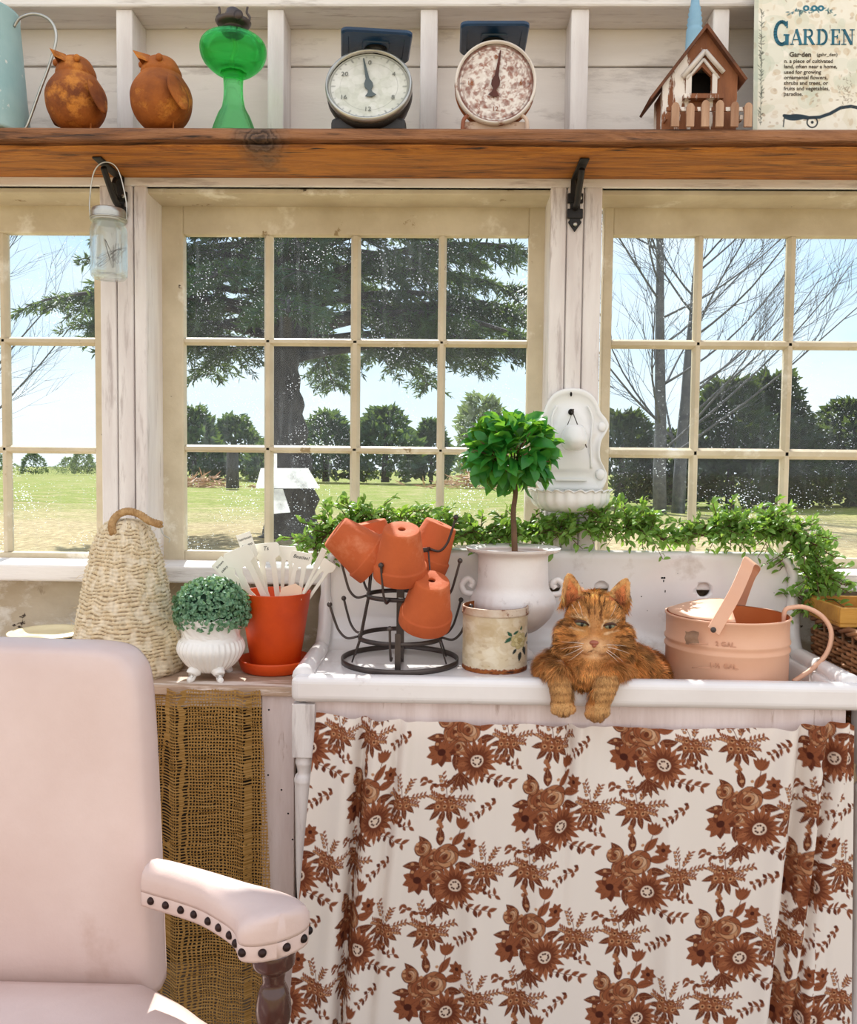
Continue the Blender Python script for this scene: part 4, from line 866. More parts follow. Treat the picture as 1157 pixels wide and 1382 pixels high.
# ------------------------------------------------------------------ floral skirt
CW,CH=1680,960                                            # canvas: two cells per photo pixel
CRM=(247,238,230); B1=(150,88,58); B2=(112,58,38); B3=(78,36,26); LT=(198,146,108); 
def bouquet_big(cv,x,y,s,rnd):
    def leaf_(a,r,L,W,col,t=0): cv.leafp(x+math.cos(a)*r*s,y+math.sin(a)*r*s,a+rnd.uniform(-.3,.3),L*s,W*s,col,1,LT if col!=B1 else B3,t)
    for a,r in ((2.6,34,),(2.2,40),(3.0,30),(1.7,34),(1.35,44),(1.0,40),(.1,36),(-.5,40),(-1.0,42),(-2.2,34),(-1.6,36)): leaf_(a,r,38,17,rnd.choice((B2,B1,B2)))
    # trailing maple-like leaf at the foot
    for a in (.9,1.3,1.7,2.2,.5): cv.leafp(x+10*s,y+74*s,a,40*s,13*s,B2,1,LT,4)
    # tulip on a stem
    cv.line([(x+26*s,y-30*s),(x+34*s,y-72*s)],1.6*s,B2)
    for a in (-2.1,-1.8,-1.5,-1.2,-.9): cv.leafp(x+34*s,y-70*s,a,27*s,11*s,B1,1,B3)
    # side floret
    for k in range(7): cv.leafp(x+58*s,y-44*s,k*.9,17*s,11*s,B1,1,B3)
    cv.ellipse(x+58*s,y-44*s,4*s,4*s,B3)
    def rose(rx,ry,R):
        for k in range(6): cv.ellipse(rx+math.cos(k*1.05+R)*R*.52,ry+math.sin(k*1.05+R)*R*.48,R*.56,R*.42,(B1,(172,112,78))[k%2],k*1.05+R+1.57); cv.ellipse(rx+math.cos(k*1.05+R)*R*.52,ry+math.sin(k*1.05+R)*R*.48,R*.56,R*.42,B3,k*1.05+R+1.57,.9,1.3)
        for q,ox,oy,co_ in ((.78,.02,.08,LT),(.64,-.10,-.04,B1),(.54,.10,.0,(214,174,142)),(.42,-.04,.10,B1),(.32,.08,-.04,LT),(.20,-.02,.02,B2)):
            cv.ellipse(rx+ox*R,ry+oy*R,R*q,R*q*.78,co_,R+q*3); cv.ellipse(rx+ox*R,ry+oy*R,R*q,R*q*.78,B3,R+q*3,.75,1.2)
    rose(x-14*s,y-6*s,25*s); rose(x+14*s,y-14*s,28*s); rose(x-2*s,y+22*s,21*s); rose(x-34*s,y-30*s,18*s)
    # frilled dark poppy at the left
    for k in range(9): cv.leafp(x-34*s,y+34*s,k*.7,30*s,19*s,rnd.choice((B1,B2)),1,B3)
    cv.ellipse(x-34*s,y+34*s,8*s,7*s,B3)
    # large daisy at lower right
    dx,dy=x+42*s,y+44*s
    for k in range(19): cv.leafp(dx,dy,k*2*PI/19+.1,46*s+rnd.uniform(-4,3)*s,13*s,B1 if k%2 else (170,106,72),1,B3)
    for k in range(19): cv.leafp(dx,dy,k*2*PI/19+.25,30*s,7*s,B2,.9)
    cv.ellipse(dx,dy,13*s,12*s,(236,214,196)); 
    for k in range(9): cv.ellipse(dx+math.cos(k*2.4)*8*s,dy+math.sin(k*2.4)*7*s,2.2*s,2*s,B3)
    for k in range(12): cv.ellipse(x+rnd.uniform(-50,30)*s,y+rnd.uniform(-50,20)*s,3.4*s,3*s,LT); 
def bouquet_small(cv,x,y,s,rnd):
    for a,r in ((1.2,16),(1.7,18),(2.2,16),(.7,14),(2.8,14)): cv.leafp(x+math.cos(a)*r*s,y+math.sin(a)*r*s,a,32*s,13*s,B2,1,LT)
    for (ox,oy) in ((-12,-6),(8,-2),(-2,10),(14,12),(-16,10)):
        for k in range(6): cv.leafp(x+ox*s,y+oy*s,k*1.05,13*s,9*s,B1 if k%2 else (166,104,70),1,B3)
        cv.ellipse(x+ox*s,y+oy*s,5*s,5*s,LT); cv.ellipse(x+ox*s,y+oy*s,2.4*s,2.2*s,B3)
    for ang,L in ((-1.9,58),(-1.2,50),(-.25,56),(.2,40),(-2.7,36)):
        ex,ey=x+math.cos(ang)*L*s,y+math.sin(ang)*L*s; cv.line([(x,y-6*s),((x+ex)/2+4*s,(y+ey)/2),(ex,ey)],1.5*s,B2)
        for k in range(8):
            t=.45+.55*k/7; px_,py_=x+(ex-x)*t,y+(ey-y)*t; cv.leafp(px_,py_,ang+(1 if k%2 else -1)*.9,11*s,5*s,B1,1); 
            if k%2: cv.ellipse(px_-3*s,py_+4*s,3.4*s,3.2*s,LT); cv.ellipse(px_-3*s,py_+4*s,3.4*s,3.2*s,B2,0,1,1.2)
    for k in range(5): cv.ellipse(x+rnd.uniform(-14,6)*s,y+rnd.uniform(36,56)*s,4.4*s,4.4*s,(170,112,78)); 
def sprig(cv,x,y,s,rnd,a0=.5):
    pts=[(x,y)]; a=a0
    for i in range(4): a+=rnd.uniform(-.7,.7); pts.append((pts[-1][0]+math.cos(a)*18*s,pts[-1][1]+math.sin(a)*18*s))
    cv.line(pts,1.5*s,B2)
    for i,(px_,py_) in enumerate(pts): 
        for sd in (-1,1): cv.leafp(px_,py_,a0+sd*rnd.uniform(.5,1.5),rnd.uniform(14,24)*s,rnd.uniform(8,11)*s,rnd.choice((B1,B2,B1)),1,B3)
cv=Canvas(CW,CH,CRM); rnd=random.Random(12)
PXU=2.0
for i in range(-1,8):                                     # half-drop repeat
    for j in range(-1,4):
        x=(i*137+(-30))*PXU; y=(j*178+(i%2)*89+18)*PXU
        rb=random.Random(5); 
        bouquet_small(cv,x+70*PXU,y+2*PXU,1.2,random.Random(9)); bouquet_small(cv,x-4*PXU,y+92*PXU,1.35,random.Random(19)); sprig(cv,x+40*PXU,y+52*PXU,1.15,random.Random(3),.6); sprig(cv,x-42*PXU,y+58*PXU,1.0,random.Random(4),1.2); sprig(cv,x+54*PXU,y+30*PXU,1.0,random.Random(6),-.4); sprig(cv,x+66*PXU,y+86*PXU,1.0,random.Random(8),2.6)
for i in range(-1,8):
    for j in range(-1,4):
        x=(i*137+(-30))*PXU; y=(j*178+(i%2)*89+18)*PXU; bouquet_big(cv,x,y,1.4,random.Random(5))
nu,nv=800,470
CT=[(428,962),(470,966),(520,970),(640,974),(800,975),(900,977),(1000,974),(1060,972),(1100,966),(1140,962),(1150,968)]
ctx=[a for a,b in CT]; cty=[b for a,b in CT]
dC=FR+.012
U,V_=np.meshgrid(np.linspace(0,1,nu),np.linspace(0,1,nv)); 
zbot=.06
def pleat(x,x0,w): return np.exp(-((x-x0)/w)**2)
pxt=428+U*(1151-428); pxb=388+U*(1160-388)
ztop_px=np.interp(pxt,ctx,cty)
# photo px at height fraction; V_=1 reaches the floor
topz=np.array([Z(q,dC,578) for q in np.linspace(940,990,51)]); zt_=np.interp(ztop_px,np.linspace(940,990,51),topz)
z=zt_+(zbot-zt_)*V_
Vpx=V_*1.0
sag=.0022*np.sin(U*140+np.sin(V_*5+U*9)*1.2)*np.exp(-V_*7)
pl=(-.020*pleat(pxt,474,13)*(1-.2*V_)+.040*pleat(pxt,493,7)*np.clip(.35+V_*1.4,0,1)-.018*pleat(pxt,512,13)
    -.013*pleat(pxt,552-10*V_,11)*(1-.6*V_)+.014*pleat(pxt,541-10*V_,6)*(1-.5*V_)
    -.014*pleat(pxt,642+18*V_,16)+.012*pleat(pxt,624+18*V_,20)
    +.013*pleat(pxt,714+8*V_,14)-.014*pleat(pxt,740+10*V_,20)*np.clip(.4+V_,0,1)
    +.022*pleat(pxt,771,5)*np.exp(-V_*4)-.012*pleat(pxt,784,9)*np.exp(-V_*3)-.010*pleat(pxt,700,30)*V_
    -.016*pleat(pxt,905+10*V_,16)*np.clip(.1+V_*1.6,0,1)+.013*pleat(pxt,880+10*V_,22)*np.clip(.2+V_,0,1)
    +.012*pleat(pxt,838,28)*np.exp(-((V_-.08)/.1)**2)
    -.024*pleat(pxt,1062-28*V_,16)+.042*pleat(pxt,1084-38*V_,9)*np.clip(.3+V_*1.6,0,1)-.020*pleat(pxt,1104-22*V_,10)
    +.036*pleat(pxt,1121-46*V_,6)*np.clip(.2+V_*1.5,0,1)-.012*pleat(pxt,1138-40*V_,10))
Y=dC-.010+pl+sag-.012*V_
s1=np.array([X(p,dC,960) for p in np.linspace(380,1170,80)]); xx=np.interp(pxt*(1-V_)+pxb*V_,np.linspace(380,1170,80),s1)
pos=np.stack([xx,Y,z],-1)
# pattern follows the cloth: arc length along u
dlen=np.sqrt(np.diff(pos[:,:,0],axis=1)**2+(np.diff(pos[:,:,1],axis=1)*1.0)**2); arc=np.concatenate([np.zeros((nv,1)),np.cumsum(dlen,1)],1)
pxm=S(dC); uu=arc/pxm*PXU+8; vv=(zt_-z)/pxm*PXU
cs=cv.sample((uu%CW).ravel()/CW,(vv%CH).ravel()/CH)
q=np.array([(j*nu+i,(j+1)*nu+i,(j+1)*nu+i+1,j*nu+i+1) for j in range(nv-1) for i in range(nu-1)])
M_cloth=vcol('printed cotton',.85,.22,.12,700,.2)
# resample rows so that the visible upper half is dense
skirt=fast('floral_skirt_curtain',pos.reshape(-1,3),q,M_cloth,None,True,cs)
tag(skirt,'cream cotton skirt printed with brown flowers hanging below the sink','curtain')
del cv,cs
# ================================================================== things on and around the sink
# --- bottle drying rack
d=1.995; cx=X(540,d,890); s=S(d); BZ=DECK+.0005
rack=thing('drying_rack','dark iron ring rack with ball-tipped prongs on the drainboard','rack',(cx,d,BZ))
R0=80*s
def ring(r,z,h,t,name='ring'):
    b=MB().lathe([(r-t,z),(r,z),(r,z+h),(r-t,z+h),(r-t,z)],72,(cx,d,0),caps=False); return b.build(name,M_darkwire,rack)
zr=lambda py:Z(py,d-.0,540)
ring(R0,BZ,.012,.004); z1=BZ+.055; R1=R0*.72; ring(R1,z1,.010,.004); z2=BZ+.152; R2=R0*.58; ring(R2,z2,.010,.004); z3=BZ+.262; R3=R0*.50; ring(R3,z3,.010,.004)
pb=MB().box((cx-.009,d-.0035,BZ),(cx+.009,d+.0035,BZ+.285))
pb.box((cx-.004,d-R0+.002,BZ+.001),(cx+.004,d+R0-.002,BZ+.007)); pb.build('post',M_darkwire,rack,bevel=.001)
fl=MB().box((cx-.0065,d-R1-.003,BZ),(cx+.0065,d-R1+.002,z1+.03)); fl.build('brace',M_darkwire,rack)
sup=MB()
for a in (200,340,20,160):
    A=math.radians(a); sup.tube([(cx+R3*math.cos(A),d+R3*math.sin(A),z3),(cx+R2*math.cos(A),d+R2*math.sin(A),z2),(cx+R1*math.cos(A),d+R1*math.sin(A),z1),(cx+R0*math.cos(A)*.84,d+R0*math.sin(A)*.84,BZ+.005)],.0022,6)
sup.build('support_wire',M_darkwire,rack)
def prong(a,r,z,out=.055,up=.075):
    A=math.radians(a); dv=Vector((math.cos(A),math.sin(A),0)); p=Vector((cx,d,z+.005))+dv*r
    pts=bez([p,p+dv*out*.45+Vector((0,0,-.004)),p+dv*out*.78+Vector((0,0,.012)),p+dv*out*.98+Vector((0,0,up*.5)),p+dv*out*1.2+Vector((0,0,up))],6)
    b=MB().tube(pts,.0029,8); b.ell(pts[-1],.0062,12,8); b.build('prong',M_darkwire,rack)
    return pts[-1],(pts[-1]-pts[-6]).normalized()
for a in (185,355,30,150): prong(a,R1,z1)
for a in (190,350,255,140,40): prong(a,R2,z2,.05,.085)
for a in (350,): prong(a,R3,z3,.05,.075)
prong(262,R1*.98,z1-.03,.02,.07)
# --- terracotta pots hung upside down on the rack
def mkpot(hole_col=M_terra):
    H,Rt,Rb=.118,.060,.040
    # local: opening at z=0 (faces down), base at z=H
    o=[(Rt*.86,0.0),(Rt,0.0),(Rt*1.0,.030),(Rt*.93,.032),(Rb*1.02,H-.004),(Rb*.97,H),(.008,H),(.008,H-.007),(Rb*.86,H-.008),(Rt*.84,.02),(Rt*.86,0)]
    return MB().lathe(o,44,caps=False).build('pot',M_terra,None,bevel=.0015)
pots=[(480,738,-.05,(-.80,-.15,.62),'terracotta pot tipped furthest left on the rack, its base against the greenery',1.0),
      (541,746,-.10,(.06,-.42,1.0),'terracotta pot facing forward on top of the rack, drain hole showing',1.0),
      (506,735,.07,(-.22,-.05,1.0),'terracotta pot half hidden between two others on top of the rack',.96),
      (583,736,.04,(.42,-.05,1.0),'terracotta pot leaning right on the rack beside a ball-tipped prong',.96),
      (578,812,-.085,(.16,-.50,1.0),'lowest terracotta pot on the rack, hung below the others',1.0)]
p0=None
for px,py,dy,ax,lab,sc in pots:
    o=mkpot() if p0 is None else p0.copy()
    if p0 is None: p0=o
    else: COL.objects.link(o)
    o.name='terracotta_pot'; axv=Vector(ax).normalized(); qd=axv.to_track_quat('Z','Y'); ctr=P(px,py,d+dy)
    o.rotation_mode='QUATERNION'; o.rotation_quaternion=qd; o.scale=(sc,sc,sc); o.location=ctr-axv*.059*sc
    tag(o,lab,'flower pot','terracotta pots on the rack')
# --- old tin with a rose
d=1.955; cx=X(668,d,870); s=S(d); r=44*s; zt=Z(816,d,668)
tin=thing('storage_tin','rusty cream tin with a faded rose printed on one side','tin',(cx,d,BZ))
cv=Canvas(900,330,(212,196,166)); cv.speck(200,26,(226,216,196),.5,1); cv.speck(120,34,(184,160,122),.35,2); cv.speck(80,8,(150,112,76),.35,3)
cv.a[:150]=cv.a[:150]*.85+c3(176,146,104)*.15
rnd=random.Random(2)
for i in range(900): cv.ellipse(i,318+rnd.uniform(-9,8),rnd.uniform(2,9),rnd.uniform(3,12),rnd.choice([(136,70,32),(104,52,26),(164,88,40)]),0,.9)
fx=lambda px:225+((math.asin(max(-.999,min(.999,(px-668)/44.))))/(PI))*450
fy=lambda py:(py-830)/(911-830)*300+14
for (px,py,a,L) in ((688,856,-2.2,26),(690,853,-.6,24),(688,857,2.4,32),(700,848,-1.2,20)): cv.leafp(fx(px),fy(py),a,L*1.5,L*.75,(34,84,62),1,(22,50,40),6)
for (px,py,a,L) in ((694,876,2.1,26),(704,874,1.2,46),(700,882,1.7,40),(707,862,-.9,30),(709,870,.4,30)): cv.leafp(fx(px),fy(py),a,L*1.4,L*.7,(30,42,44),1,(60,76,70),5)
for k in range(3):
    for q in range(7-k*2): a=q*6.283/(7-k*2)+k; cv.ellipse(fx(699)+math.cos(a)*(32-k*12),fy(864)+math.sin(a)*(30-k*11),20-k*4,18-k*4,((186,172,120),(206,194,150),(176,158,104))[k],a,.9); cv.ellipse(fx(699)+math.cos(a)*(32-k*12),fy(864)+math.sin(a)*(30-k*11),20-k*4,18-k*4,(120,106,66),a,.6,2)
nu,nv=260,130; V=[];Uv=[]
for j in range(nv):
    for i in range(nu):
        th=-PI/2+((i/(nu-1))*2-.5)*PI; V.append((cx+r*math.cos(th),d+r*math.sin(th),zt-.018-(j/(nv-1))*(zt-.018-BZ))); 
        Uv.append((((i/(nu-1))*2*450)/900,j/(nv-1)))
q=np.array([(j*nu+i,(j+1)*nu+i,(j+1)*nu+i+1,j*nu+i+1) for j in range(nv-1) for i in range(nu-1)]); Uv=np.array(Uv)
fast('printed_wall',V,q,M_vc,tin,True,cv.sample(Uv[:,0],Uv[:,1]))
M_tinlip=paint('chipped tin lip',c(216,206,190),c(170,124,84),8,.5,chips=[(c(120,66,34),.56,.04,16)],bump=.3)
MB().lathe([(r*.99,zt-.019),(r*1.03,zt-.018),(r*1.03,zt-.014),(r*1.015,zt-.012),(r*1.02,zt-.002),(r*1.0,zt),(r*.97,zt-.001)],56,(cx,d,0),caps=False).build('lip',M_tinlip,tin)
MB().lathe([(0,BZ+.004),(r*.97,BZ+.004),(r*.97,zt)],56,(cx,d,0),caps=False).build('inside',M_rust,tin)
MB().lathe([(0,BZ),(r*.99,BZ),(r*1.01,BZ+.003),(r*1.0,BZ+.007)],56,(cx,d,0),caps=False).build('base_seam',M_rust,tin)
# --- white urn with the topiary
d=2.055; cx=X(692,d,800); s=S(d); UZ=BZ; zz=lambda py:Z(py,d,692)
urn=thing('garden_urn','chipped white two-handled urn behind the rose tin','urn',(cx,d,UZ))
rn=prof([(0,UZ),(.050,UZ),(.052,UZ+.012),(.036,UZ+.024),(.026,zz(865)),(.030,zz(856)),(.060,zz(848)),(.090,zz(832)),(.103,zz(814)),(.098,zz(802)),(.087,zz(792)),(.0845,zz(780)),(.0835,zz(760)),(.085,zz(748)),(.108,zz(743)),(.1125,zz(740)),(.111,zz(738.5)),(.084,zz(742)),(.078,zz(750)),(0,zz(752))],5)
MB().lathe(rn,72,(cx,d,0),fn=lambda th,i,r,z:(r*(1+(.018*math.cos(30*th) if zz(858)<z<zz(800) else 0)),z)).build('bowl',M_urn,urn)
for a in (-1,1):
    X0=cx+a*.088
    MB().tube(bez([(X0+a*.004,d,zz(802)),(X0+a*.026,d,zz(800)),(X0+a*.034,d,zz(790)),(X0+a*.020,d,zz(782)),(X0+a*.008,d,zz(787)),(X0+a*.014,d,zz(793))],6),[.0075]*25+[.007]*6,10).build('handle',M_urn,urn)
MB().lathe([(0,zz(748)),(.079,zz(748)),(.079,zz(750)),(0,zz(750))],32,(cx,d,0)).build('soil',M_rust,urn)
top=thing('topiary_tree','small glossy leaved topiary with a round crown in the white urn','plant',(cx,d,zz(748)))
b=MB().tube(bez([P(695,748,d),P(694,715,d),P(693,690,d),P(696,665,d),P(694,640,d)],6),[.0075-.0025*i/24 for i in range(25)],8)
cc=P(690,610,d); pos=[];drs=[];rn_=random.Random(6)
for i in range(34):
    v=Vector(rdir(1)[0]); v.z=v.z*.8+.1; e=cc+Vector((v.x*.115,v.y*.10,v.z*.085)); b.tube([P(694,645,d),cc.lerp(e,.5)+Vector((0,0,-.01)),e],[.003,.002,.001],5)
b.build('stem',M_stem,top)
n=360; u=rdir(n); rad=RNG.uniform(.35,1,(n,1))**.5; pos=np.array(cc)+u*rad*np.array([.104,.085,.082]); pos[:,2]+=np.where(u[:,2]<0,-.004,0)
dr=u+rdir(n)*.75; dr[:,2]+=.1; L=RNG.uniform(.042,.066,n); Vv,T=scatter(pos-dr/np.linalg.norm(dr,axis=1,keepdims=True)*L[:,None]*.35,dr,np.array([0,-.35,1.])+rdir(n)*.8,L,L*.54,.14,'blade'); fast('leaves',Vv,T,M_ficus,top,True)
# --- garland along the back of the sink and down its right side
path=bez([P(424,742,2.22),P(450,716,2.19),P(500,704,2.2),P(560,712,2.2),P(620,722,2.2),P(680,724,2.2),P(740,722,2.2),P(800,712,2.19),P(860,714,2.2),P(905,730,2.22),P(950,722,2.2),P(1010,712,2.19),P(1055,722,2.18),P(1090,752,2.17),P(1100,790,2.17),P(1092,826,2.17)],20)
gr=thing('greenery_garland','bushy green artificial garland along the sink back, trailing down its right side','garland',tuple(path[150]))
gb=MB().tube(path,.0035,6); fp=[];fd=[];fn_=[];fL=[]
rnd=random.Random(21); m=len(path)
for i in range(520):
    t=rnd.uniform(0,m-2); k=int(t); p=path[k].lerp(path[k+1],t-k); pxr=k/(m-1)
    thin=.55 if (.56<pxr<.64) else 1.0
    if thin<1 and rnd.random()<.45: continue
    dv=Vector((rnd.uniform(-1,1)*1.1,rnd.uniform(-1.0,.25),rnd.uniform(-.55,1.0))).normalized(); L=rnd.uniform(.04,.098)*thin*(1.15 if pxr>.78 else 1)
    if p.y+dv.y*L>2.255: dv.y=-abs(dv.y)
    e=p+dv*L+Vector((0,0,-.1*L)); mid=p.lerp(e,.5)+Vector((0,0,.15*L)); gb.tube([p,mid,e],[.0016,.0012,.0008],4)
    for j in range(11):
        q=(j+1)/11; pp=(p.lerp(mid,q*2) if q<.5 else mid.lerp(e,q*2-1)); a=rnd.uniform(0,6.28)
        sd=Vector((math.cos(a),math.sin(a)*.8,math.sin(a*1.7)*.8)); dd=(dv*.7+sd*.8).normalized(); fp.append(pp);fd.append(dd);fL.append(rnd.uniform(.016,.029))
gb.build('stem',M_stem,gr)
fL=np.array(fL); Vv,T=scatter(fp,fd,np.array([0,-.4,1.])+rdir(len(fp))*.7,fL,fL*.44,.12,'blade'); fast('foliage',Vv,T,M_garl,gr,True)
# --- enamel wall fountain between the windows
d=WF-.004; cx=X(771,d,600); s=S(d); zz=lambda py:Z(py,d,771)
fnt=thing('wall_fountain','white enamel wall font with scalloped basin and arched back between the windows','wall basin',(cx,d,zz(672)))
half=[(0,524),(14,526),(26,533),(34,545),(38,556),(46,566),(49,575),(45,585),(40,594),(38,606),(39,620),(44,630),(48,640),(46,652),(40,662)]
hp=[(v.x,v.y) for v in bez([(a,b,0) for a,b in half],6)]
poly=[(cx+a*s,zz(b)) for a,b in hp]+[(cx-a*s,zz(b)) for a,b in reversed(hp[1:])]
poly=poly[::-1]
bp=MB(); n=len(poly); ccz=zz(600)
rings=[(1.0,0),(1.0,-.010),(.96,-.0125),(.90,-.009),(.86,-.006),(.62,-.006),(.58,-.010),(.5,-.011)]
vs=[(cx+(x-cx)*q,d+y,ccz+(z-ccz)*(q if q<1 else 1)) for q,y in rings for x,z in poly]
fs=[(i*n+k,i*n+(k+1)%n,(i+1)*n+(k+1)%n,(i+1)*n+k) for i in range(len(rings)-1) for k in range(n)]+[tuple((len(rings)-1)*n+k for k in range(n))]+[tuple(range(n-1,-1,-1))]
bp.add(vs,fs,True); bp.build('backplate',M_enam,fnt)
for a in (-1,1):
    MB().tube(bez([(cx+a*20*s,d-.012,zz(548)),(cx+a*27*s,d-.013,zz(566)),(cx+a*25*s,d-.013,zz(600)),(cx+a*27*s,d-.012,zz(632))],6),.003,8).build('relief_line',M_enam,fnt)
    MB().ell((cx+a*40*s,d-.011,zz(576)),(.010,.004,.012),14,8).build('scroll_boss',M_enam,fnt)
    MB().ell((cx+a*39*s,d-.011,zz(640)),(.012,.004,.014),14,8).build('scroll_boss',M_enam,fnt)
def bas(u,v):
    th=PI+u*PI; R=1-.0*v; q=v
    r=(51*s)*(1 if q>.6 else (.55+.45*math.sin(q/.6*PI/2)))
    sc=1+.035*math.cos(22*th)*q
    zc=zz(690)+(zz(662)-zz(690))*min(1,q/.85)**1.4
    if q>.85: r*=1+.08*(q-.85)/.15
    return (cx+r*sc*math.cos(th),d+r*.72*sc*math.sin(th),zc+(.003*math.cos(22*th) if q>.9 else 0))
MB().grid(120,24,bas).add([(cx,d-.02,zz(689))],[]).build('basin',M_enam,fnt,solid=.004)
MB().prism([(cx-21*s,zz(649)),(cx+21*s,zz(649)),(cx+21*s,zz(646)),(cx-21*s,zz(646))],d-.016,d-.008).build('ridge',M_enam,fnt,bevel=.001)
MB().ell(P(771,532,d-.014),(.003,.002,.006),10,8).build('screw_hole',M_dark,fnt)
MB().ell(P(771,556,d-.014),(.0075,.003,.008),12,8).build('spout_hole',M_dark,fnt)
hk=MB().tube(bez([P(772,556,d-.012),P(773,556,d-.03),P(774,552,d-.034)],5),.0022,6); hk.build('hook',M_darkwire,fnt)
# small white pot hanging from its hook
cupc=P(775,592,d-.055); cup=thing('hanging_cup','small white enamel cup hung by a wire bail on the wall font','cup',tuple(cupc))
MB().lathe(prof([(0,-.030),(.020,-.028),(.032,-.012),(.033,.004),(.026,.026),(.018,.034)],5)+[(.016,.034),(.024,.024),(.030,.002),(.018,-.024),(0,-.026)],36,tuple(cupc),caps=False).build('body',M_enam,cup)
MB().tube([P(762,584,d-.05),P(773,556,d-.034),P(792,604,d-.075)],.0016,6).build('wire_bail',M_darkwire,cup)
# --- peach watering can
d=2.0; cx=X(980,d,880); s=S(d); r=80*s; zb=DECK-.150+.001; zt=Z(828,d,980)
can_=thing('watering_can','peach painted metal watering can with strap handle in the sink','watering can',(cx,d,zb))
pr=[(0,zb),(r*.985,zb),(r*.99,zb+.004),(r*.985,zb+.01)]
def band(z): return [(r*.99,z-.006),(r*1.012,z-.002),(r*1.012,z+.002),(r*.99,z+.006)]
z1=Z(876,d-r*.98,980); z2=Z(887,d-r*.98,980)
pr+=band(z2)+band(z1)+[(r*.99,zt-.006),(r*1.012,zt-.003),(r*1.012,zt+.001),(r*.985,zt+.001)]
MB().lathe(pr,80,(cx,d,0),caps=False).build('body',M_peach,can_)
MB().lathe([(0,zb+.003),(r*.97,zb+.003),(r*.975,zt)],64,(cx,d,0),caps=False).build('inside',M_peachin,can_)
# half lid over the left of the opening, gently domed
def lidf(u,v):
    a=math.radians(100+u*160); q=v; xx=cx+r*.96*math.cos(a)*q+(-r*.02)*(1-q); yy=d+r*.96*math.sin(a)*q
    xl=cx-.01*0
    return (min(xx,cx+.012),yy,zt+.002+.030*(1-q**2))
MB().grid(40,12,lidf).build('half_lid',M_peach,can_,solid=.002)
def ribbon(pts,wv,w,th,mat,name,parent):
    b=MB(); n=len(pts); wv=Vector(wv).normalized(); vs=[]
    for i,p in enumerate(pts):
        p=Vector(p); t=(Vector(pts[min(i+1,n-1)])-Vector(pts[max(i-1,0)])).normalized(); nn=t.cross(wv).normalized()*th/2
        vs+=[p+wv*w/2+nn,p-wv*w/2+nn,p-wv*w/2-nn,p+wv*w/2-nn]
    fs=[(i*4+k,i*4+(k+1)%4,i*4+4+(k+1)%4,i*4+4+k) for i in range(n-1) for k in range(4)]+[(3,2,1,0),(n*4-4,n*4-3,n*4-2,n*4-1)]
    b.add(vs,fs,False); return b.build(name,mat,parent,bevel=.0008)
A=P(963,852,d-r-.006); B=P(995,830,d+r+.004); apex0=P(1012,757,d-.045); apex1=P(1020,764,d+.03)
tilt_dir=(Vector((apex0.x-A.x,0,apex0.z-A.z))).normalized()
hpts=bez([A,A.lerp(apex0,.5)+Vector((0,-.012,0)),A.lerp(apex0,.85)+Vector((0,-.004,0)),apex0,apex1+Vector((0,0,.002)),apex1.lerp(B,.2)+Vector((0,.012,0)),apex1.lerp(B,.6)+Vector((0,.01,0)),B],8)
ribbon(hpts,(tilt_dir.z,0,-tilt_dir.x),.030,.0022,M_peach,'strap_handle',can_)
for p in (P(963,850,d-r-.009),P(990,824,d+r-.012)): MB().ell(p,(.0042,.0025,.0042),14,8).lathe([(.0035,0),(.0062,0),(.0062,.001),(.0035,.001)],16,M=Matrix.Translation(p)@Matrix.Rotation(PI/2,4,'X')).build('rivet',M_darkwire,can_)
wp=bez([P(1059,848,d-.012),P(1059,826,d-.012),P(1068,820,d-.012),P(1088,820,d-.014),P(1110,832,d-.02),P(1122,852,d-.03),P(1118,878,d-.04),P(1100,900,d-.05),P(1071,920,d-.06)],8)
MB().tube(wp,[.0055]*len(wp),8).build('rear_handle',M_peach,can_)
def F2(px,py,sz,tx_):                                     # raised lettering wrapped round the can
    o=text_mesh(tx_,sz,M_peachE,Matrix(),None,'embossed_text',.0012); me=o.data; T0=o.location.copy(); sf=S(d-r); a0=math.asin((X(px,d-r*.98)-cx)/r); z0=Z(py,d-r,px); o.location=(0,0,0)
    for v in me.vertices:
        q=v.co+T0; an=a0+q.x/r; rr=r*.992+.0012+q.z; v.co=(cx+rr*math.sin(an),d-rr*math.cos(an),z0+q.y)
    me.update(); adopt(o,can_)
M_peachE=paint('embossed peach paint',c(204,152,124),c(190,138,110),5,.5)
F2(986,871,.0155,'2 GAL.'); F2(984,901,.0155,'1-½ GAL.')
for py,x0,x1 in ((869,930,956),(901,934,960)): MB().tube([P(x0,py,d-r*.9+.002 if False else d-math.sqrt(max(1e-6,r*r-((x0-980)*s)**2))-.001),P((x0+x1)/2,py,d-math.sqrt(r*r-(((x0+x1)/2-980)*s)**2)-.001),P(x1,py,d-math.sqrt(r*r-((x1-980)*s)**2)-.001)],.0011,6).build('level_mark',M_peachE,can_)
def patchf(u,v):
    px=925+u*18; py=852+v*17; return P(px+.8*math.sin(v*9),py+.8*math.sin(u*8),d-math.sqrt(r*r-((px-980)*s)**2)-.0012)
MB().grid(10,10,patchf).build('worn_patch',paint('worn brown patch',c(158,124,100),c(130,98,78),40,.7,bump=.3),can_)
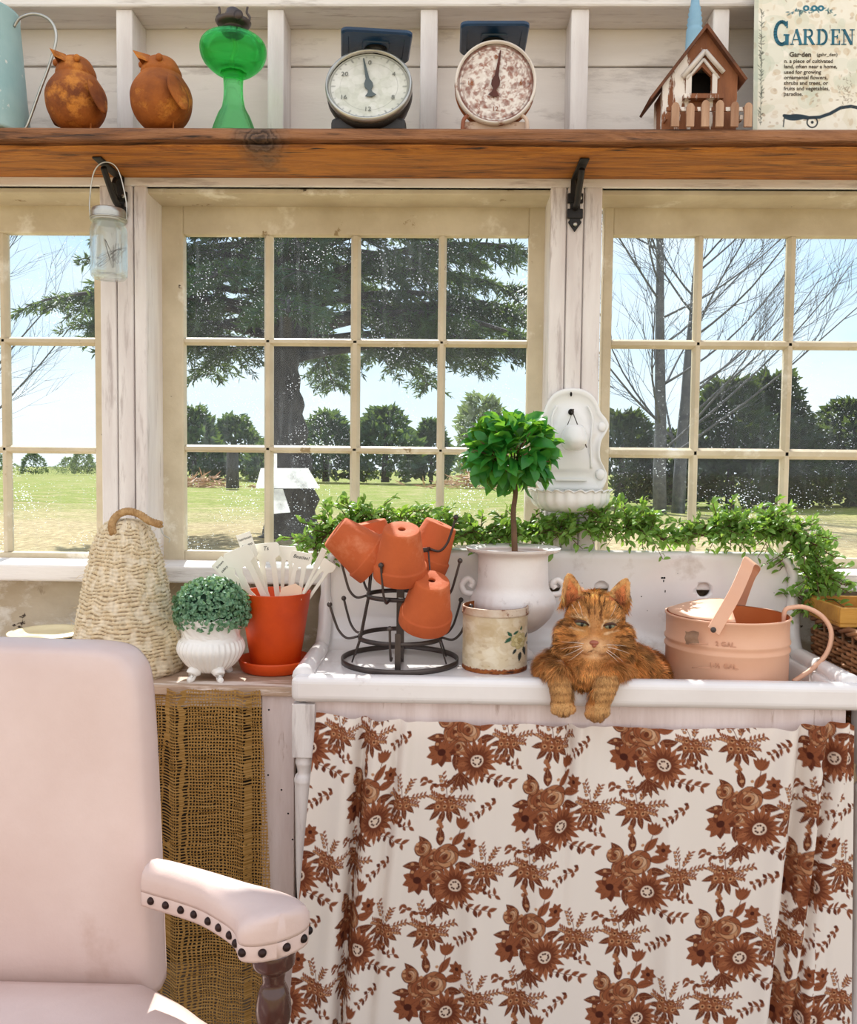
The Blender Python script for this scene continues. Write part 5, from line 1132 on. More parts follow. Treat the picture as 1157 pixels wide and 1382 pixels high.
# --- wicker basket and crate beyond the right end of the sink
tb=thing('side_table','plain white painted side table standing right of the sink','table',(X(1225,2.03,900),2.03,0))
tz=.70; tx0,tx1=SX1+.03,SX1+.72
MB().box((tx0,1.83,tz-.03),(tx1,2.22,tz)).build('table_top',M_whiteh,tb,bevel=.004)
for x in (tx0+.04,tx1-.04):
    for y in (1.87,2.18): MB().box((x-.02,y-.02,0),(x+.02,y+.02,tz-.03)).build('leg',M_white,tb)
bk=thing('wicker_basket','brown woven wicker basket with braided rim beside the sink','basket',(X(1240,2.0,880),2.0,tz))
bx0_,bx1_=SX1-.13+.0,SX1+.45; 
bx0_=X(1082,2.10,870); by0_,by1_=1.845,2.165; bzt=Z(836,2.14,1085)
def rr_path(inset,n=120):
    x0,x1,y0,y1=tx0+.005+inset,bx1_-inset,by0_+inset,by1_-inset; c_=.04; pts=[]
    for (qx,qy,a0) in ((x1-c_,y1-c_,0),(x0+c_,y1-c_,90),(x0+c_,y0+c_,180),(x1-c_,y0+c_,270)):
        for k in range(6): a=math.radians(a0+k*18); pts.append(Vector((qx+c_*math.cos(a),qy+c_*math.sin(a),0)))
    # resample
    L=[0]; P2=pts+[pts[0]]
    for a,b in zip(P2[:-1],P2[1:]): L.append(L[-1]+(b-a).length)
    out=[]
    for i in range(n):
        t=L[-1]*i/n; k=max(j for j in range(len(L)-1) if L[j]<=t); f=(t-L[k])/(L[k+1]-L[k]+1e-9); out.append(P2[k].lerp(P2[k+1],f))
    return out,L[-1]
N=180; base,Lp=rr_path(0,N); cen=sum(base,Vector())/N; wv=MB(); rows=int((bzt-tz-.012)/.0105)
for j in range(rows):
    z=tz+.008+j*.0105; fl_=1+.03*j/rows
    pts=[]
    for i,p in enumerate(base):
        o_=(p-cen); q=cen+o_*fl_; nrm=o_.normalized(); ph=i*PI/3+(j%2)*PI; q=q+nrm*.0042*math.sin(ph); q.z=z; pts.append(q)
    wv.tube(pts,.0047,5,closed=True)
for i in range(0,N,6):
    p=base[i+ (0)]; o_=p-cen; wv.tube([Vector((p.x,p.y,tz)),cen.xy.to_3d()+o_*1.03+Vector((0,0,bzt))],.0032,5)
wv.build('woven_body',M_wicker,bk)
for ph in (0,2.09,4.19):
    pts=[]
    for i,p in enumerate(base):
        o_=p-cen; nrm=o_.normalized(); a=i*.42+ph; q=cen+o_*1.03+nrm*.006*math.cos(a); q.z=bzt+.006+.006*math.sin(a); pts.append(q)
    MB().tube(pts,.0055,6,closed=True).build('braided_rim',M_wicker,bk)
lidw=MB()
x0,x1,y0,y1=tx0+.008,bx1_-.008,by0_+.008,by1_-.008
for j in range(26):
    y=y0+(y1-y0)*(j+.5)/26; lidw.tube([(x0+(x1-x0)*i/40,y,bzt+.004+.003*math.sin(i*PI/2+(j%2)*PI)) for i in range(41)],.0055,5)
lidw.build('woven_lid',M_wicker,bk)
cr=thing('wooden_crate','yellow brown wooden tray lying on the wicker basket','tray',(X(1200,2.05,830),2.05,bzt+.013))
cb=MB(); q0=P(1134,845,1.96).x; z0=bzt+.0135
cx0,cx1,cy0,cy1=q0,q0+.30,1.96,2.16
cb.box((cx0,cy0,z0),(cx1,cy1,z0+.008))
for a in (((cx0,cy0,z0+.008),(cx1,cy0+.01,z0+.045)),((cx0,cy1-.01,z0+.008),(cx1,cy1,z0+.045)),((cx0,cy0+.01,z0+.008),(cx0+.01,cy1-.01,z0+.045)),((cx1-.01,cy0+.01,z0+.008),(cx1,cy1-.01,z0+.045))): cb.box(*a)
cb.build('tray_box',M_crate,cr,bevel=.002)
# --- clear bird feeder stuck on the middle window
d=SASH+.07; gl=thing('window_feeder','clear plastic bird feeder fixed outside the middle window pane','bird feeder',tuple(P(388,660,d)))
def plast():
    t=NT('cloudy clear plastic'); tr=t.n('ShaderNodeBsdfTransparent',{'Color':(.96,.97,.97,1)}).outputs[0]; di=t.n('ShaderNodeBsdfTranslucent',{'Color':(.95,.96,.97,1)}).outputs[0]; d2=t.n('ShaderNodeBsdfDiffuse',{'Color':(.95,.96,.97,1)}).outputs[0]
    f=t.step(t.noise(t.co(),18,5),.3,.75); mm=t.n('ShaderNodeMixShader',{0:.5,1:di,2:d2}).outputs[0]
    return t.end(t.n('ShaderNodeMixShader',{0:t.math('MULTIPLY_ADD',f,.5) if False else t.math('ADD',t.math('MULTIPLY',f,.5),.16),1:tr,2:mm}).outputs[0])
M_pl=plast()
def quad(pp,name,par,th=.002): MB().add(pp,[(0,1,2,3)],False).build(name,M_pl,par,solid=th)
quad([P(345,659,d+.03),P(432,659,d+.03),P(416,632,d),P(352,632,d)],'roof_panel',gl)
quad([P(366,694,d),P(392,691,d),P(382,660,d),P(365,660,d)],'side_panel',gl)
quad([P(366,693,d),P(366,693,d+.05),P(392,691,d+.05),P(392,691,d)],'seed_tray',gl)
quad([P(364,634,d-.003),P(374,634,d-.003),P(374,612,d-.003),P(364,612,d-.003)],'back_panel',gl)
# --- hook and eye latch on the jamb
lt=MB().tube(bez([P(212,709,2.235),P(216,712,2.232),P(221,722,2.232),P(229,727,2.235),P(228,732,2.235)],5),.0016,6).ell(P(213,710,2.232),(.004,.003,.004),10,6)
tag(lt.build('window_latch',M_galv),'small wire hook latch on the jamb above the straw beehive','latch')
# ================================================================== potting table and its things
TD=1.905; TZ=PZ(290,925,0).z*0+Z(926,TD,290)
tx0,tx1=-1.75,SX0-.004
pt=thing('potting_table','worn wooden potting table with a pinkish white plank end, left of the sink','table',((tx0+tx1)/2,2.05,0))
MB().box((tx0,TD,TZ-.022),(tx1,2.255,TZ)).build('table_top',M_board,pt,bevel=.003)
pl0=X(353,TD+.01,1050); pl1=X(397,TD+.01,1050)
MB().box((pl0,TD+.012,0),(pl1,TD+.035,TZ-.022)).build('plank_leg',M_plank,pt,bevel=.002)
MB().box((tx0+.02,TD+.012,0),(tx0+.12,TD+.035,TZ-.022)).build('plank_leg',M_plank,pt,bevel=.002)
MB().box((tx0+.02,2.2,0),(tx1-.02,2.24,TZ-.022)).build('back_panel',M_dark,pt)  # dark sheet added behind the burlap, its colour standing in for shade
nh=MB()
for px,py in ((363,958),(362,1046),(380,1066),(389,1098),(395,1133)): nh.ell(P(px,py,TD+.012),(.0022,.0012,.0022),10,6)
nh.build('nail_heads',M_dark,pt)
MB().box((pl0-.32,TD+.009,TZ-.05),(pl0,TD+.012,TZ-.022)).build('rail',M_board,pt)
# burlap curtain
def burlap():
    t=NT('burlap weave'); uv=t.n('ShaderNodeAttribute',attribute_name='UVMap').outputs['Vector']; sp=t.n('ShaderNodeSeparateXYZ',{0:uv}); u,v=sp.outputs[0],sp.outputs[1]
    wob=t.n('ShaderNodeTexNoise',{'Vector':t.n('ShaderNodeMapping',{'Vector':uv,'Scale':(1,1,1)}).outputs[0],'Scale':26.0,'Detail':3.0}).outputs['Fac']
    wob=t.math('MULTIPLY',t.math('SUBTRACT',wob,.5),.010)
    wob2=t.math('MULTIPLY',t.math('SUBTRACT',t.n('ShaderNodeTexNoise',{'Vector':uv,'Scale':110.0,'Detail':2.0}).outputs['Fac'],.5),.004)
    uu=t.math('ADD',u,t.math('ADD',wob,wob2)); vv=t.math('ADD',v,t.math('ADD',wob,wob2))
    def th(q,nf): return t.math('ABSOLUTE',t.math('SINE',t.math('MULTIPLY',q,nf)))
    a=th(uu,PI*140); b=th(vv,PI*140)
    wid=t.math('ADD',.0,t.math('MULTIPLY',t.n('ShaderNodeTexNoise',{'Vector':t.n('ShaderNodeMapping',{'Vector':uv,'Scale':(1,40,1)}).outputs[0],'Scale':9.0}).outputs['Fac'],.5))
    cov=t.math('MAXIMUM',t.math('GREATER_THAN',a,t.math('SUBTRACT',1.04,wid)),t.math('GREATER_THAN',b,t.math('SUBTRACT',1.0,wid)))
    h=t.math('MAXIMUM',a,b)
    col=t.ramp(t.n('ShaderNodeTexNoise',{'Vector':t.n('ShaderNodeMapping',{'Vector':uv,'Scale':(1,30,1)}).outputs[0],'Scale':12.0,'Detail':4.0}).outputs['Fac'],[(.3,c(126,92,44)),(.5,c(176,136,78)),(.75,c(206,168,108))])
    p=t.bsdf(Base_Color=col,Roughness=.95,Specular_IOR_Level=.1,Normal=t.bump(h,.8,.002)); tl=t.n('ShaderNodeBsdfTranslucent',{'Color':col}).outputs[0]
    p=t.n('ShaderNodeMixShader',{0:.2,1:p,2:tl}).outputs[0]
    return t.end(t.n('ShaderNodeMixShader',{0:cov,1:t.n('ShaderNodeBsdfTransparent').outputs[0],2:p}).outputs[0])
M_burlap=burlap()
nu,nv=220,80; U,V_=np.meshgrid(np.linspace(0,1,nu),np.linspace(0,1,nv)); U=U.ravel();V_=V_.ravel()
pxs=60+U*(352-60)+V_*U**3*26; Yb=TD+.004-.006*V_+(-.016*np.exp(-((pxs-240)/11)**2)*(1-.1*V_)+.024*np.exp(-((pxs-216+10*V_)/14)**2)*np.clip(.3+V_*2,0,1)-.013*np.exp(-((pxs-331)/8)**2)-.008*np.exp(-((pxs-200)/9)**2)+.006*np.sin(pxs*.11+V_*2)*V_-.01*np.exp(-((pxs-355)/10)**2)*V_)
s1=np.array([X(p,TD,1000) for p in np.linspace(40,400,40)]); xb=np.interp(pxs,np.linspace(40,400,40),s1)
zt=TZ-.008+.002*np.sin(pxs*.2); zb_=np.full_like(U,.03)+.01*np.sin(pxs*.13); zz_=zt+(zb_-zt)*V_
q=np.array([(j*nu+i,(j+1)*nu+i,(j+1)*nu+i+1,j*nu+i+1) for j in range(nv-1) for i in range(nu-1)])
bl=fast('burlap_curtain',np.stack([xb,Yb-.006,zz_],1),q,M_burlap)
uvl=bl.data.uv_layers.new(name='UVMap'); lv=np.empty(len(bl.data.loops),dtype=np.int32); bl.data.loops.foreach_get('vertex_index',lv)
arc=xb-xb.min()+np.abs(Yb-TD)*1.2; uvl.data.foreach_set('uv',np.stack([arc[lv],zz_[lv]],1).astype(np.float32).ravel())
tag(bl,'brown open-weave burlap curtain hanging from the potting table','curtain')
# --- straw beehive
d=2.045; cx=X(171,d,860); s=S(d); zz=lambda py:Z(py,d+.0,171)
hive=thing('straw_beehive','tall cream beehive wound from straw rope beside the window post','beehive',(cx,d,TZ))
ctl=[(72,TZ),(76,TZ+.012),(74,zz(885)),(68,zz(860)),(62,zz(830)),(55,zz(795)),(48,zz(760)),(40,zz(730)),(33,zz(716)),(26,zz(706)),(17,zz(701)),(0,zz(699))]
cp=prof(ctl,14); 
def hiv(th,i,r,z):
    if r<2: return (r*s,z)
    p=(cx+r*s*math.cos(th),d+r*s*math.sin(th),z)
    row=(z-TZ)/.0092+th/(2*PI)+.9*nz((math.cos(th)*2,math.sin(th)*2,z*14),1.6,14); n_=nz((math.cos(th)*2,math.sin(th)*2,z*16),2.6,4); patch=sm01((n_-.02)/.25)
    rope=abs(math.sin(row*PI)); tw=.35*math.sin(th*70+row*3)
    q=.0035*rope*(1-.6*patch)*(1+tw)+.003*nz(p,45,2)+.004*nz(p,12,6)
    return (r*s+q*min(1,r/12),z)
# resample the profile finely
L=[0]
for a,b in zip(cp[:-1],cp[1:]): L.append(L[-1]+math.hypot((b[0]-a[0])*s,b[1]-a[1]))
fine=[]
for k in range(230):
    t=L[-1]*k/229; j=max(i for i in range(len(L)-1) if L[i]<=t+1e-9); f=(t-L[j])/(L[j+1]-L[j]+1e-9); fine.append((cp[j][0]+(cp[j+1][0]-cp[j][0])*f,cp[j][1]+(cp[j+1][1]-cp[j][1])*f))
hb=MB().lathe(fine,300,(cx,d,0),fn=hiv)
me_cols=[]
for i,(r,z) in enumerate(fine):
    for k in range(300):
        th=2*PI*k/300; row=(z-TZ)/.0092+th/(2*PI)+.9*nz((math.cos(th)*2,math.sin(th)*2,z*14),1.6,14); n_=nz((math.cos(th)*2,math.sin(th)*2,z*16),2.6,4); patch=sm01((n_-.02)/.25)
        gap=1-sm01(abs(math.sin(row*PI))/.35); st=nz((math.cos(th)*9,math.sin(th)*9,math.floor(row)*3.3),1.6,8); dk=(1-sm01(abs(math.sin(row*PI))/.62))*sm01((st+.22+.35*nz((math.cos(th)*30,math.sin(th)*30,row),1,3))/.22)*(1-patch*.8)
        m2=.5+.5*nz((math.cos(th)*4,math.sin(th)*4,z*30),1.5,9)
        base=c3(228,212,182)*m2+c3(208,186,150)*(1-m2); base=base*(1-patch*.35)+c3(238,230,214)*patch*.35; fz=nz((math.cos(th)*14,math.sin(th)*14,z*90),1.2,17); base=base*(1+.22*fz)
        me_cols.append(base*(1-dk)+c3(92,62,36)*dk)
ho=hb.build('woven_body',vcol('whitened straw',.9,0,.6,260,.15),hive); setcol(ho.data,np.array(me_cols))
rp=bez([P(153,720,d-.062),P(151,708,d-.055),P(158,696,d-.04),P(172,690,d-.03),P(188,694,d-.03),P(202,703,d-.036),P(217,708,d-.05)],16)
for ph in (0,2.1,4.2):
    pts=[]
    for i,p in enumerate(rp):
        t=(rp[min(i+1,len(rp)-1)]-rp[max(i-1,0)]).normalized(); a=t.cross(Vector((0,1,0))).normalized(); b=t.cross(a); w=i*.55+ph; pts.append(p+(a*math.cos(w)+b*math.sin(w))*.0046)
    MB().tube(pts,.0050,6).build('rope_loop',M_rope,hive)
n=520; th=RNG.uniform(0,2*PI,n); k=RNG.integers(6,200,n); fr=np.array([fine[i] for i in k]); pos=np.stack([cx+fr[:,0]*s*np.cos(th),d+fr[:,0]*s*np.sin(th),fr[:,1]],1)
dr=np.stack([np.cos(th)*.5-np.sin(th)*RNG.choice([-1,1],n),np.sin(th)*.5+np.cos(th)*RNG.choice([-1,1],n),RNG.normal(0,.45,n)],1); Lh=RNG.uniform(.012,.042,n)
Vv,T=scatter(pos,dr,rdir(n),Lh,np.full(n,.0009),.2); fast('straw_wisps',Vv,T,paint('loose straw',c(226,206,164),c(196,170,124),9,.9),hive,False)
# --- footed planter with a boxwood ball
d=1.985; cx=X(285,d,880); s=S(d); zz=lambda py:Z(py,d,285)
pl=thing('footed_planter','white ribbed footed planter holding the boxwood ball','planter',(cx,d,TZ))
zf=lambda py:Z(py,d-.05,285)
pp=prof([(0,zz(906)),(.030,zz(905)),(.052,zz(897)),(.068,zz(886)),(.0765,zz(875)),(.074,zz(866)),(.068,zz(860)),(.066,zz(855)),(.069,zz(847)),(.0755,zz(836)),(.078,zz(832)),(.076,zz(831)),(.066,zz(846)),(.060,zz(860)),(0,zz(862))],6)
nI=len(pp)
def flute(th,i,r,z):
    if i<nI*.40 and r>.03: return (r*(1+.028*(abs(math.cos(17*th))*2-1)),z)
    if nI*.62<i<nI*.82: return (r*(1+.014*math.cos(12*th)),z+.0032*math.cos(12*th))
    if nI*.46<i<nI*.62: return (r+.0014*math.sin(th*14+z*240)*math.sin(th*5),z)
    return (r,z)
MB().lathe(pp,170,(cx,d,0),fn=flute).build('bowl',M_milk,pl)
for a in (235,305,60,120):
    A=math.radians(a); dv=Vector((math.cos(A),math.sin(A),0)); p0=Vector((cx,d,zz(899)))+dv*.045
    pts=bez([p0,Vector((cx,d,zz(903)))+dv*.058,Vector((cx,d,TZ+.018))+dv*.050,Vector((cx,d,TZ+.007))+dv*.056,Vector((cx,d,TZ+.0065))+dv*.066],5)
    MB().tube(pts,[.017-.010*min(1,i/9) for i in range(len(pts)-1)]+[.006],10).build('scroll_foot',M_milk,pl)
bb=thing('boxwood_ball','round green boxwood ball with frosted leaf tips in the footed planter','plant',(cx,d,zz(846)))
cc=P(286,824,d); R=.080; n=2600; u=rdir(n); u=u[u[:,2]>-.45]; n=len(u); rad=RNG.uniform(.86,1.03,(n,1)); pos=np.array(cc)+u*rad*np.array([R*1.05,R*.95,R*.92])
dr=u*.8+rdir(n)*.9; Lh=RNG.uniform(.009,.0145,n); Vv,T=scatter(pos,dr,u+rdir(n)*.4,Lh,Lh*.8,.25,'blade'); fast('leaves',Vv,T,M_box,bb,True)
MB().ell(cc,(R*.92,R*.84,R*.80),24,16).build('core',paint('boxwood core',c(30,62,44),c(22,46,34),30,.9),bb)
# --- orange pot, saucer and plant labels
d=2.075; cx=X(372,d,860); s=S(d); zz=lambda py:Z(py,d,372)
op=thing('orange_pot','large orange painted clay pot standing in a matching saucer','flower pot',(cx,d,TZ))
ztp=zz(798)
MB().lathe([(0,TZ+.010),(31*s,TZ+.010),(33*s,TZ+.014),(48*s,ztp-.002),(48.5*s,ztp),(46*s,ztp),(45.5*s,ztp-.004),(31*s,TZ+.02),(0,TZ+.02)],64,(cx,d,0)).build('pot',M_orange,op)
sc_=thing('pot_saucer','orange clay saucer under the large orange pot','saucer',(cx,d,TZ))
MB().lathe([(0,TZ),(42*s,TZ),(46*s,TZ+.004),(50*s,TZ+.026),(50*s,TZ+.030),(48*s,TZ+.030),(43*s,TZ+.009),(0,TZ+.008)],64,(cx,d,0)).build('dish',M_orange,sc_)
MB().tube([(cx+38*s,d-12*s,TZ+.012),(cx+38*s,d-12*s,TZ+.0121)],.001,4) 
def marker(px0,py0,px1,py1,dd0,dd1,W,kind,txt,label,first=None):
    """stake from (px0,py0) low to (px1,py1) top; kind T has a wide head and two prongs"""
    A=P(px0,py0,d+dd0); B=P(px1,py1,d+dd1); ax=(B-A); L=ax.length; ax.normalize(); nrm=Vector((0,-1,0)); nrm=(nrm-ax*nrm.dot(ax)).normalized(); sd=ax.cross(nrm)
    M=Matrix((sd.to_4d(),(-nrm).to_4d(),ax.to_4d(),(0,0,0,1))).transposed(); M=Matrix(((sd.x,-nrm.x,ax.x,A.x),(sd.y,-nrm.y,ax.y,A.y),(sd.z,-nrm.z,ax.z,A.z),(0,0,0,1)))
    root=thing('plant_label',label,'plant label',tuple(A),'plant labels in the orange pot'); b=MB(); h=W/2; t=.0012
    if kind=='T':
        hd=L-W*.52
        out=[(-h*.62,0),(-h*.62,hd*.95),(-h,hd*1.03),(-h,L-.006),(-h*.85,L),(h*.85,L),(h,L-.006),(h,hd*1.03),(h*.62,hd*.95),(h*.62,0)]
        sl=[(h*.22,0),(h*.22,hd*.78),(h*.10,hd*.9),(-h*.10,hd*.9),(-h*.22,hd*.78),(-h*.22,0)]
        b.prism((out+sl)[::-1],-t,t,M=M)
    else:
        b.prism([(-h*.5,0),(-h*.5,L*.62),(-h,L*.68),(-h,L),(h,L),(h,L*.68),(h*.5,L*.62),(h*.5,0)][::-1],-t,t,M=M)
    b.build('stake',M_plastic,root,bevel=.0006)
    if txt:
        for i,(tx_,sz) in enumerate(txt): text_mesh(tx_,sz,M_ink,M@Matrix.Translation((0,-t-.0004,L-.013-i*.016))@Matrix.Rotation(PI/2,4,'X'),root,'handwriting',.0002,shear=.25)
    return root
marker(352,815,318,741,-.03,-.045,.070,'T',None,'widest white T-shaped plant label, blank, at the front left of the orange pot')
marker(362,812,328,720,-.012,-.02,.036,'S',[('heirloom',.009),('tomato',.009)],'tall thin white plant label slanting left above the others')
marker(368,812,358,733,.01,.0,.066,'T',[('Ts',.014)],'white T-shaped plant label with a short dark scrawl, middle of the orange pot')
marker(386,812,388,737,.028,.02,.046,'T',None,'plain white plant label upright behind the scrawled one')
marker(396,815,408,745,-.008,-.02,.052,'T',[('Beatles!',.0125)],'white T-shaped plant label with one handwritten word, leaning right in the orange pot')
marker(404,812,438,741,-.035,-.06,.014,'S',None,'narrow plant label seen edge on at the right of the orange pot')
marker(408,812,446,758,.0,.02,.040,'T',None,'cream plant label leaning furthest right in the orange pot')
marker(350,815,292,757,.02,.03,.036,'S',[('brown',.009),('celery',.009)],'white plant label with two handwritten lines leaning furthest left')
ex=P(392,793,d-.04); tg=MB().prism([(-.03,-.03),(.028,-.03),(.028,.0),(.012,.010),(-.02,.0)],-.001,.001,M=Matrix.Translation(ex)@Matrix.Rotation(-.2,4,'X')); tag(tg.build('plant_label',paint('peach label',c(232,200,172),c(222,188,160),5,.5),None,bevel=.0006),'short peach coloured tag just above the rim of the orange pot','plant label','plant labels in the orange pot')
# --- cream dish behind the chair
d=2.06; p=P(85,868,d); s=S(d); dz=P(70,868,d).z
st=MB(); bxd=thing('storage_box','dark blue box under the cream dish, mostly hidden by the chair','box',(X(70,d,880),d,TZ))
MB().box((X(30,d,870),1.98,TZ),(X(108,d,870),2.16,Z(868,1.98,70))).build('box_body',M_navy,bxd,bevel=.006)
zt_=Z(868,1.98,70); cxd=X(66,d,860)
dish=MB().lathe(prof([(0,zt_+.001),(.055,zt_+.001),(.075,zt_+.012),(.092,Z(852,d,66)-.004),(.094,Z(852,d,66)),(.090,Z(852,d,66)-.001),(.072,zt_+.016),(.05,zt_+.006),(0,zt_+.005)],5),56,(cxd,d,0)); tag(dish.build('enamel_dish',paint('pale cream enamel',c(238,226,188),c(226,210,168),5,.3,bump=.04)),'pale cream shallow dish behind the top of the pink chair','dish')
# ================================================================== pink leather armchair
ch=thing('armchair','pale pink leather armchair with studded curved arms, facing into the room','chair',(X(-20,1.3,1382),1.15,0))
CZ=.505; cxm=X(-40,1.40,1100)
def quad_pts():
    pass
# backrest: rounded panel leaning back, traced from its right edge and mirrored
edge=[(205,1345,1.345),(203,1290,1.352),(200,1200,1.362),(196,1100,1.376),(192,1010,1.39),(188,950,1.40),(183,915,1.405),(172,895,1.408),(155,882,1.41),(120,876,1.411),(60,874,1.412)]
E=[P(*e) for e in edge]
half=[(e.x-cxm,e.z,e.y) for e in E]
zmin=half[0][1]; outline=half+[(0,half[-1][1]+.002,half[-1][2])]
full=outline+[(-a,b,cc_) for a,b,cc_ in reversed(outline[:-1])]
full=[tuple(v) for v in bez([Vector(f) for f in full],4)]
n=len(full); cz=sum(f[1] for f in full)/n
bk_=MB(); vs=[]; rings=[(1.0,.075),(1.012,.060),(1.015,.030),(1.0,.006),(.975,-.004),(.93,-.008),(.8,-.012),(.5,-.016),(.2,-.018)]
def bdepth(z): return np.interp(z,[f[1] for f in outline],[f[2] for f in outline]) if outline[0][1]<outline[-1][1] else 1.4
for q,dy in rings:
    for (x,z,y) in full:
        zc=cz+(z-cz)*q; vs.append((cxm+x*q,float(bdepth(min(max(zc,outline[0][1]),outline[-1][1])))+dy,zc))
m=len(rings); fs=[(i*n+k,i*n+(k+1)%n,(i+1)*n+(k+1)%n,(i+1)*n+k) for i in range(m-1) for k in range(n)]+[tuple((m-1)*n+k for k in range(n)),tuple(range(n-1,-1,-1))]
bk_.add(vs,fs,True); bk_.build('backrest',M_leather,ch)
# seat cushion
se=[(207,1326,1.352),(225,1336,1.33),(250,1350,1.30),(272,1366,1.27),(292,1384,1.24)]
SE=[PZ(px,py,CZ-.012) for px,py,_ in se]
sp_=[(p.x-cxm,p.y) for p in SE]+[(SE[-1].x-cxm+.018,1.15),(SE[-1].x-cxm+.012,.98),(SE[-1].x-cxm-.03,.86),(SE[-1].x-cxm-.10,.83)]
ol=sp_+[(0,.82)]+[(-a,b) for a,b in reversed(sp_)]+[(0,sp_[0][1]+.0)]
ol=[(v.x,v.y) for v in bez([(a,b,0) for a,b in ol]+[(ol[0][0],ol[0][1],0)],4)][:-1]; n=len(ol); cy_=1.08
vs=[];rings=[(.97,-.10),(1.0,-.085),(1.005,-.03),(.99,-.008),(.95,.004),(.85,.014),(.6,.024),(.3,.028)]
for q,dz in rings: vs+= [(cxm+x*q,cy_+(y-cy_)*q,CZ-.012+dz) for x,y in ol]
fs=[(i*n+k,i*n+(k+1)%n,(i+1)*n+(k+1)%n,(i+1)*n+k) for i in range(len(rings)-1) for k in range(n)]+[tuple((len(rings)-1)*n+k for k in range(n)),tuple(range(n-1,-1,-1))]
MB().add(vs,fs,True).build('seat_cushion',M_leather,ch)
# arms
AZ=.685
ac=[(204,1166,22),(222,1170,24),(252,1178,24),(288,1189,25),(322,1202,31),(348,1212,40),(363,1221,46),(370,1228,48)]
pts=[(PZ(px,py,AZ),w*S(1.28)) for px,py,w in ac]
cl=bez([Vector((p.x,p.y,w)) for p,w in pts],8)
endp=cl[-1]; dirv=(cl[-1]-cl[-3]); dirv.z=0; dirv.normalize()
for a in np.linspace(.15,1.0,7): cl.append(Vector((endp.x+dirv.x*endp.z*.52*a,endp.y+dirv.y*endp.z*.52*a,endp.z*math.sqrt(max(.02,1-a*a)))))
def arm(mir):
    def sect(pr,name,mat,par,z0):
        vs=[];m=len(cl);k=len(pr)
        for i,p in enumerate(cl):
            t=cl[min(i+1,m-1)]-cl[max(i-1,0)]; t.z=0; t.normalize()
            if i>m-8: t=dirv
            nn=Vector((-t.y,t.x,0)); w=p.z
            for a,h in pr:
                x=p.x+nn.x*a*w; y=p.y+nn.y*a*w; x=2*cxm-x if mir else x
                vs.append((x,y,z0+h))
        fs=[(i*k+j,i*k+(j+1)%k,(i+1)*k+(j+1)%k,(i+1)*k+j) for i in range(m-1) for j in range(k)]+[tuple(range(k-1,-1,-1)),tuple((m-1)*k+j for j in range(k))]
        if mir: fs=[f[::-1] for f in fs]
        return MB().add(vs,fs,True).build(name,mat,par)
    up=sect([(1,-.010),(1.03,-.004),(1.02,.008),(.9,.019),(.6,.027),(0,.031),(-.6,.027),(-.9,.019),(-1.02,.008),(-1.03,-.004),(-1,-.010)],'arm_cushion',M_leather,ch,AZ-.024)
    bnd=sect([(.98,-.033),(1.0,-.029),(1.0,-.010),(.95,-.008),(-.95,-.008),(-1.0,-.010),(-1.0,-.029),(-.98,-.033)],'arm_band',M_leather,ch,AZ-.024)
    # studs along the side facing the seat and round the end
    m=len(cl); L=[]
    path=[]
    for i,p in enumerate(cl):
        t=cl[min(i+1,m-1)]-cl[max(i-1,0)]; t.z=0; t.normalize()
        if i>m-8: t=dirv
        nn=Vector((-t.y,t.x,0)); path.append((Vector((p.x-nn.x*p.z,p.y-nn.y*p.z,AZ-.0435)),-nn))
    for i in range(m-1,-1,-1):
        p=cl[i]; t=cl[min(i+1,m-1)]-cl[max(i-1,0)]; t.z=0; t.normalize()
        if i>m-8: t=dirv
        nn=Vector((-t.y,t.x,0)); path.append((Vector((p.x+nn.x*p.z,p.y+nn.y*p.z,AZ-.0435)),nn))
    acc=0; last=path[0][0]; nxt=.02
    for p,nn in path:
        acc+=(p-last).length; last=p
        if acc>=nxt:
            nxt+=.0285; q=p.copy(); 
            if mir: q.x=2*cxm-q.x
            MB().ell(q,(.0062,.0062,.0062),14,8).build('stud',M_stud,ch)
    # turned post under the end of the arm
    e=cl[-9]; x=2*cxm-e.x if mir else e.x
    zt0=AZ-.057; pr=prof([(.030,zt0),(.031,zt0-.008),(.030,zt0-.022),(.020,zt0-.030),(.017,zt0-.040),(.0165,zt0-.05),(.022,zt0-.064),(.0255,zt0-.085),(.024,zt0-.105),(.018,zt0-.122),(.020,zt0-.13),(.024,zt0-.14),(.024,.36),(.024,.10),(.018,.0)],5)
    MB().lathe(pr[::-1],32,(x,e.y+.0,0)).build('arm_post',M_darkwood,ch)
arm(False); arm(True)
fr=MB(); fr.box((cxm-.24,.88,CZ-.15),(cxm+.24,1.36,CZ-.10)); fr.build('seat_frame',M_darkwood,ch,bevel=.01)
for sx in (-1,1): MB().tube([(cxm+sx*.20,1.37,CZ-.1),(cxm+sx*.21,1.40,.25),(cxm+sx*.22,1.44,0)],[.024,.02,.016],12).build('leg',M_darkwood,ch)
# ================================================================== the cat
CD=1.875; cs_=S(CD)
def cp_(px,py,dy=0): return P(px,py,CD+dy)
cat=thing('cat','orange tabby cat lying in the sink with both front paws over the rim','cat',tuple(P(800,925,1.92)))
cat['category']='cat'
mb=MB()
def E_(px,py,dy,rx,ry,rz,rot=None): mb.ell(cp_(px,py,dy),(rx*cs_,ry*cs_,rz*cs_),24,14,rot)
RX=lambda a:Matrix.Rotation(math.radians(a),3,'X'); RY=lambda a:Matrix.Rotation(math.radians(a),3,'Y'); RZ=lambda a:Matrix.Rotation(math.radians(a),3,'Z')
